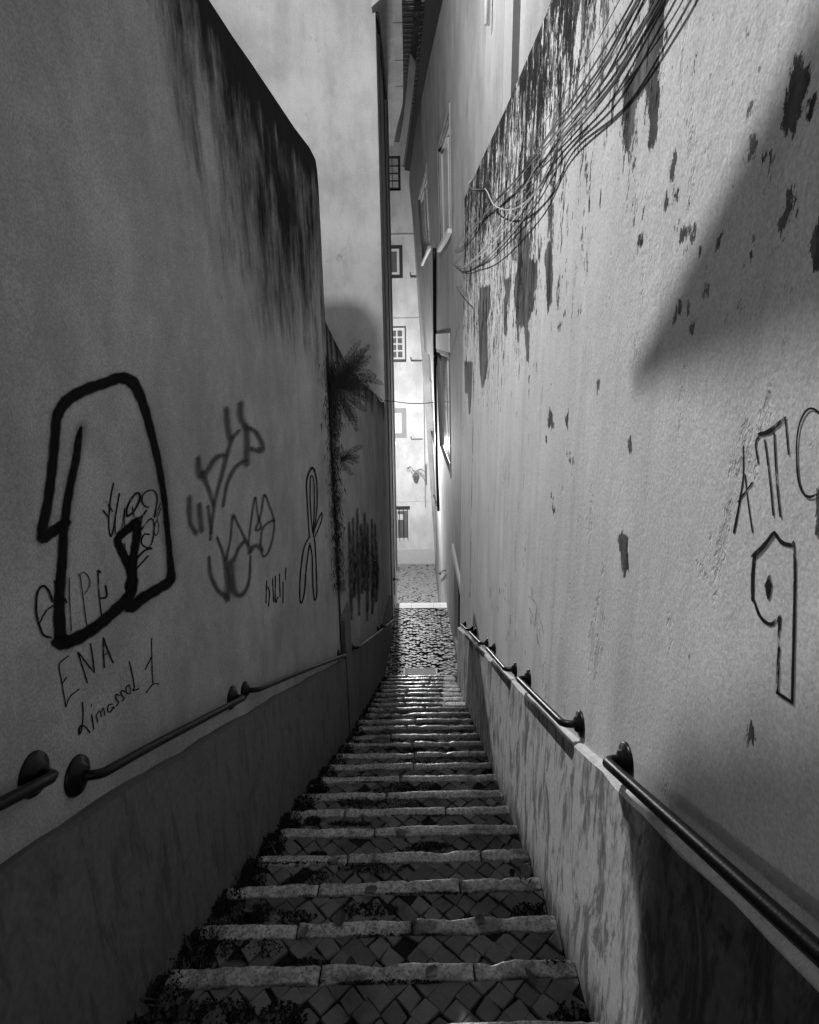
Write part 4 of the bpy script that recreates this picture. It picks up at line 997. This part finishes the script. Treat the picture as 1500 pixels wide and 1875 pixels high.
f1, fb1 = fern('large dark fern sprouting from the end of the tall graffiti wall', (604, 706), [(672, 640, .06), (680, 652, .04), (660, 622, .02), (683, 700, .07), (703, 704, .06), (690, 690, .08), (676, 662, .03), (668, 735, .06), (650, 742, .05), (655, 790, .03), (642, 770, .04), (634, 765, .02), (622, 800, .0), (610, 790, .0),
    (596, 655, .02), (640, 668, .02), (615, 660, .0), (590, 720, .03), (628, 690, .05), (648, 715, .05), (600, 760, .0), (612, 830, -.02), (655, 775, .05), (645, 700, .06)]+[(608+rng.uniform(-25, 75), 700+rng.uniform(-75, 80), rng.uniform(0, .06)) for _ in range(22)], .040, .30)
f2, fb2 = fern('small fern low on the black strip beside the looped graffiti tag', (618, 842), [(664, 816, .02), (658, 838, .03), (648, 850, .03), (640, 826, .02), (655, 848, .05), (632, 862, .0), (600, 838, .02), (645, 870, .01), (625, 815, .0)], .032, .15)
# matted dead growth hanging down the joint of the walls
vv, ff = [], []
for _ in range(2600):
    t = rng.random(); yi = 660+t*420; spread = 17 if yi < 780 else 11
    xi = 603+.040*(yi-660)+rng.normal(0, spread*.55); p = hitL(xi, yi); p = p+np.array([rng.uniform(.0, .05 if yi < 800 else .02), 0, 0])
    L = rng.uniform(.02, .11); d = np.array([rng.normal(0, .25)*L, rng.normal(0, .35)*L, -L]); s_ = np.array([0, .004, 0])+rng.normal(0, .002, 3); k = len(vv)
    vv += [tuple(p-s_), tuple(p+s_), tuple(p+d)]; ff.append((k, k+1, k+2))
o = mesh('dead_fern_mat', vv, ff, MMOSS); tag(o, 'matted black dead growth hanging down the joint of the left walls', 'moss', kind='stuff')

# ------------------------------------------------------------------ weeds, moss and leaves on the steps
def step_at(y):
    for (yy, z) in tops:
        if y <= yy: return z
    return land_z(y)
mv, mf = [], []
def moss_patch(cx, cy, rx, ry, n, h=.02):
    for _ in range(int(n*1.6)):
        a, r = rng.uniform(0, 6.283), math.sqrt(rng.random()); x = cx+rx*r*math.cos(a); y = cy+ry*r*math.sin(a)
        if x < xlb(y)+.005 or x > XRB-.005: continue
        z = step_at(y)-.006; s_ = rng.uniform(.003, .009); k = len(mv); b = rng.uniform(0, 6.283)
        hh = h*rng.uniform(.3, 1.2)
        for q in range(3): mv.append((x+s_*math.cos(b+q*2.1), y+s_*math.sin(b+q*2.1), z+hh*rng.uniform(.2, 1)))
        mf.append((k, k+1, k+2))
for i in range(9, len(tops)):
    y, z = tops[i]; yb = tops[i-1][0]; f = 1.0 if i < 22 else .6
    moss_patch((xl(y)+XR)/2, yb+.018, .95, .018, int(700*f), .014)       # foot of each riser
    moss_patch(xlb(y)+.07, y-.2, .09, .15, int(300*f), .04)              # left edge
    for _ in range(3): moss_patch(rng.uniform(xl(y)+.1, .1), y-rng.uniform(.12, .28), rng.uniform(.05, .22), rng.uniform(.02, .06), int(220*f), .016)
    if rng.random() < .7: moss_patch(XRB-rng.uniform(.03, .12), y-rng.uniform(.15, .28), .09, .06, int(200*f), .025)
    moss_patch(rng.uniform(-.8, .5), y-.082, .30, .008, int(120*f), .008)
tag(mesh('moss', mv, mf, MMOSS), 'black moss and leaf mould gathered in the joints of the steps', 'moss', kind='stuff')
def leafgeo(L, W, bend, n=5):
    vv, ff = [], []
    for i in range(n+1):
        t = i/n; w_ = W*math.sin(math.pi*(.08+.9*t))**.8; z = bend*t*t*L
        vv += [(-w_, t*L, z+.25*w_), (0, t*L, z), (w_, t*L, z+.25*w_)]
    for i in range(n):
        for j in range(2): ff.append((3*i+j, 3*i+j+1, 3*i+4+j, 3*i+3+j))
    return vv, ff
def weed(label, x, y, n, hmax, broad):
    z = step_at(y)-.02; root = thing('weed_clump', label, 'weed', (x, y, z), 'weeds along the foot of the walls')
    for k in range(n):
        L = hmax*rng.uniform(.5, 1.1); br = broad and rng.random() < .45
        vv, ff = leafgeo(L*(.55 if br else 1), .022 if br else .005, rng.uniform(-.5, .1))
        a, tl = rng.uniform(0, 6.283), rng.uniform(.25, 1.1)
        R = Matrix.Rotation(a, 4, 'Z') @ Matrix.Rotation(math.pi/2-tl, 4, 'X'); off = Vector((rng.normal(0, .05), rng.normal(0, .06), 0))
        mesh('leaf', [tuple(R @ Vector(v)+off) for v in vv], ff, MLEAF if rng.random() < .6 else MDEAD, root)
    return root
for (px_, py_, n_, h_, br_, lab) in ((275, 1835, 26, .20, True, 'leafy weed clump at the lower left corner, beside the nearest steps'), (335, 1760, 22, .17, True, 'weed clump with broad leaves left of the first wide step'),
        (395, 1660, 14, .12, True, 'small weed at the left end of the third visible step'), (490, 1545, 18, .14, False, 'grassy tuft at the left wall halfway down the near steps'), (560, 1455, 12, .10, False, 'thin grass tuft on the left edge higher up the shadowed steps'),
        (962, 1610, 16, .07, True, 'low dark weed against the right plinth beside the fourth step'), (925, 1500, 10, .05, True, 'tiny weed against the right plinth near the middle steps')):
    h = hit(px_, py_, lambda P: P[2]-nose_z(P[1])); weed(lab, min(max(h[0], xlb(h[1])+.06), XRB-.06), h[1], n_, h_, br_)
LEAVES = [(800, 1768, 'dark fallen leaf on the nearest full stone nosing'), (690, 1620, 'curled leaf lying near the middle of the third nosing'), (700, 1557, 'dark upright leaf on the edge of the fourth nosing'), (640, 1745, 'leaf on the cobbles left of the nearest nosing'), (870, 1680, 'small leaf on the right half of the second nosing'),
          (560, 1690, 'leaf on the left half of the second nosing'), (445, 1640, 'pale leaf at the shadowed left end of the third step'), (660, 1512, 'small leaf on the fifth nosing'), (620, 1690, 'brown leaf over the joint of the second nosing'), (360, 1862, 'pale torn leaf at the very bottom left of the stairs'), (715, 1388, 'leaf on a nosing in the middle of the flight'), (985, 1790, 'leaf by the right plinth on the nearest step')]
for x, y, lab in LEAVES:
    h = hit(x, y, lambda P: P[2]-nose_z(P[1])); z = step_at(h[1])+.006
    vv, ff = leafgeo(rng.uniform(.05, .085), rng.uniform(.016, .026), rng.uniform(-.1, .4)); a = rng.uniform(0, 6.28)
    R = Matrix.Rotation(a, 4, 'Z') @ Matrix.Rotation(rng.uniform(-.2, .3), 4, 'X')
    o = mesh('fallen_leaf', [tuple(R @ Vector(v)) for v in vv], ff, MDEAD); o.location = (h[0], h[1], z); tag(o, lab, 'leaf', 'leaves fallen on the steps')

# ------------------------------------------------------------------ courtyard behind the tall wall, with its lamp
cy = MB().hexa([(-12, -6, -2), (-1.45, -6, -2), (-1.0, YB1, -2.2), (-12, YB1, -2.2), (-12, -6, -1.2), (-1.45, -6, -1.2), (-1.0, YB1, -1.5), (-12, YB1, -1.5)]).obj('courtyard', MSOIL); cy['kind'] = 'structure'

def point(name, loc, P, r, parent=None):
    l = bpy.data.lights.new(name, 'POINT'); l.energy = P; l.shadow_soft_size = r; l.color = (1, 1, 1)
    o = bpy.data.objects.new(name, l); COL.objects.link(o); o.location = loc
    if parent: o.parent = parent; o.matrix_parent_inverse = Matrix.Translation(-Vector(parent.location))
    return o
kl = thing('street_lamp', 'iron lamp post in the courtyard behind the tall left wall', 'street lamp', (K[0]-.35, K[1], -1.4))
local(MB().tube([(K[0]-.35, K[1], -1.4), (K[0]-.35, K[1], K[2]+.2), (K[0]-.25, K[1], K[2]+.36), (K[0], K[1], K[2]+.36)], .04, 10).obj('post', MIRON, kl, True), kl)
local(MB().lathe((K[0], K[1], K[2]+.13), (0, 0, 1), [(.20, 0), (.20, .02), (.08, .14), (.03, .24)], 20).obj('lamp_shade', MIRON, kl, True), kl)
point('lamp_bulb', tuple(K), KEY_W, .011, kl)
# added tinted gobo, outline set by the shade wanted on the end wall
sh = []
for x, z in ((-.66, -3), (-.68, .1), (-.80, .42), (-1.0, .58), (-1.3, .64), (-1.8, .60), (-7, .6), (-7, -3)):
    t = .5/(YL0-K[1]); sh.append((K[0]+(x-K[0])*t, K[1]+.5, K[2]+(z-K[2])*t))
n = len(sh)
local(MB().add(sh+[(p[0], p[1]+.004, p[2]) for p in sh], [tuple(range(n)), tuple(range(2*n-1, n-1, -1))]+[(i, n+i, n+(i+1) % n, (i+1) % n) for i in range(n)]).obj('end_wall_gobo', MTINT, kl), kl)
local(MB().tube([(K[0]-.35, K[1], 4.6), (K[0]-.35, K[1]+.5, 4.5)], .012, 6).obj('gobo_arm', MIRON, kl), kl)

# lamp on the far corner of the left house
FL = np.array([-.70, 18.6, -3.3])
fl = thing('street_lamp', 'bright bracket lamp on the far corner of the left house', 'street lamp', (xhl(18.6), 18.6, FL[2]+.3))
local(MB().tube(spline([(xhl(18.6)-.05, 18.6, FL[2]+.28), (FL[0]-.3, 18.6, FL[2]+.42), (FL[0], 18.6, FL[2]+.30)], 6), .025, 8).obj('bracket', MIRON, fl, True), fl)
local(MB().lathe((FL[0], FL[1], FL[2]+.12), (0, 0, 1), [(.05, 0), (.045, .03), (.03, .10), (.015, .17)], 16).obj('lamp_cap', MIRON, fl, True), fl)
point('lamp_bulb', tuple(FL), FAR_W, .07, fl)

# bracket lamp at the head of the stairs, behind the viewer
NL = np.array([-.55, -2.6, .5]); xw = xl(-2.6)
nl = thing('wall_lamp', 'small hooded bracket lamp on the left wall at the head of the stairs', 'wall lamp', (xw, -2.6, NL[2]))
local(MB().lathe((xw-.02, NL[1], NL[2]+.2), (1, 0, 0), [(.07, 0), (.07, .03), (.03, .04)], 14).obj('wall_plate', MIRON, nl, True), nl)
local(MB().tube(spline([(xw, NL[1], NL[2]+.2), (xw+.3, NL[1], NL[2]+.32), (NL[0], NL[1], NL[2]+.27)], 6), .014, 8).obj('bracket', MIRON, nl, True), nl)
local(MB().lathe((NL[0], NL[1], NL[2]+.13), (0, 0, 1), [(.10, 0), (.10, .015), (.05, .08), (.02, .14)], 16).obj('lamp_hood', MIRON, nl, True), nl)
local(MB().lathe((NL[0], NL[1], NL[2]-.13), (0, 0, 1), [(.16, 0), (.28, .012), (.28, .02)], 16).obj('light_cutoff_tray', MIRON, nl, True), nl)  # tray added under the bulb to keep its light off the lower wall
point('lamp_bulb', tuple(NL), NEAR_W, .03, nl)

# added gobo boards on posts, out of view, shaped to shade the alley
def back(y, z, X=-1.16):
    t = (X-K[0])/(XR-K[0]); return (K[1]+(y-K[1])*t, K[2]+(z-K[2])*t)  # carries a shade outline on the right wall back towards the lamp
gb = thing('gobo', 'boarded gable on posts, added out of view to cast shade into the alley', 'gobo', (-1.17, 2.5, 2.5))
def gobo_boards(name, pts):
    ng = len(pts); P = [(X,)+back(y, z, X) for y, z, X in pts]
    local(MB().add([(p[0]-d, p[1], p[2]) for d in (0, .005) for p in P], [tuple(range(ng)), tuple(range(2*ng-1, ng-1, -1))]+[(i, ng+i, ng+(i+1) % ng, (i+1) % ng) for i in range(ng)]).obj(name, MDARKW, gb), gb)
gobo_boards('wedge_gobo', [(1.95, -.13, -1.2), (1.46, .31, -1.18), (1.2, .52, -1.17), (.5, 1.15, -1.16), (-1.5, 1.2, -1.16), (-1.5, .1, -1.45), (1.08, .02, -1.45), (1.5, -.05, -1.4)])  # cut to throw the wedge of shade high on the right wall
gobo_boards('low_gobo', [(1.28, -2.7, -1.3), (1.2, -1.95, -1.35), (1.55, -1.45, -1.4), (1.32, -.98, -1.43), (.87, -.58, -1.43), (.3, -.3, -1.43), (-1.5, -.4, -1.45), (-1.5, -2.7, -1.3)])  # cut to shade the low near part of the right wall
rb = []
for y in np.linspace(1.0, 5.2, 10):
    t = (-1.45-K[0])/(.62-K[0]); rb.append((-1.45, K[1]+(y-K[1])*t, K[2]+(nose_z(y)+.10-K[2])*t))  # top edge follows the plinth foot so lamplight misses the treads
n = len(rb); pts = rb+[(-1.45, rb[-1][1], 1.4), (-1.45, rb[0][1], 1.4)]; n = len(pts)
local(MB().add(pts+[(p[0]-.005, p[1], p[2]) for p in pts], [tuple(range(n)), tuple(range(2*n-1, n-1, -1))]+[(i, n+i, n+(i+1) % n, (i+1) % n) for i in range(n)]).obj('step_gobo', MDARKW, gb), gb)
for y in (2.05, 2.55): local(MB().box(-1.24, -1.203, y, y+.06, 1.7, 3.4).obj('post', MDARKW, gb), gb)
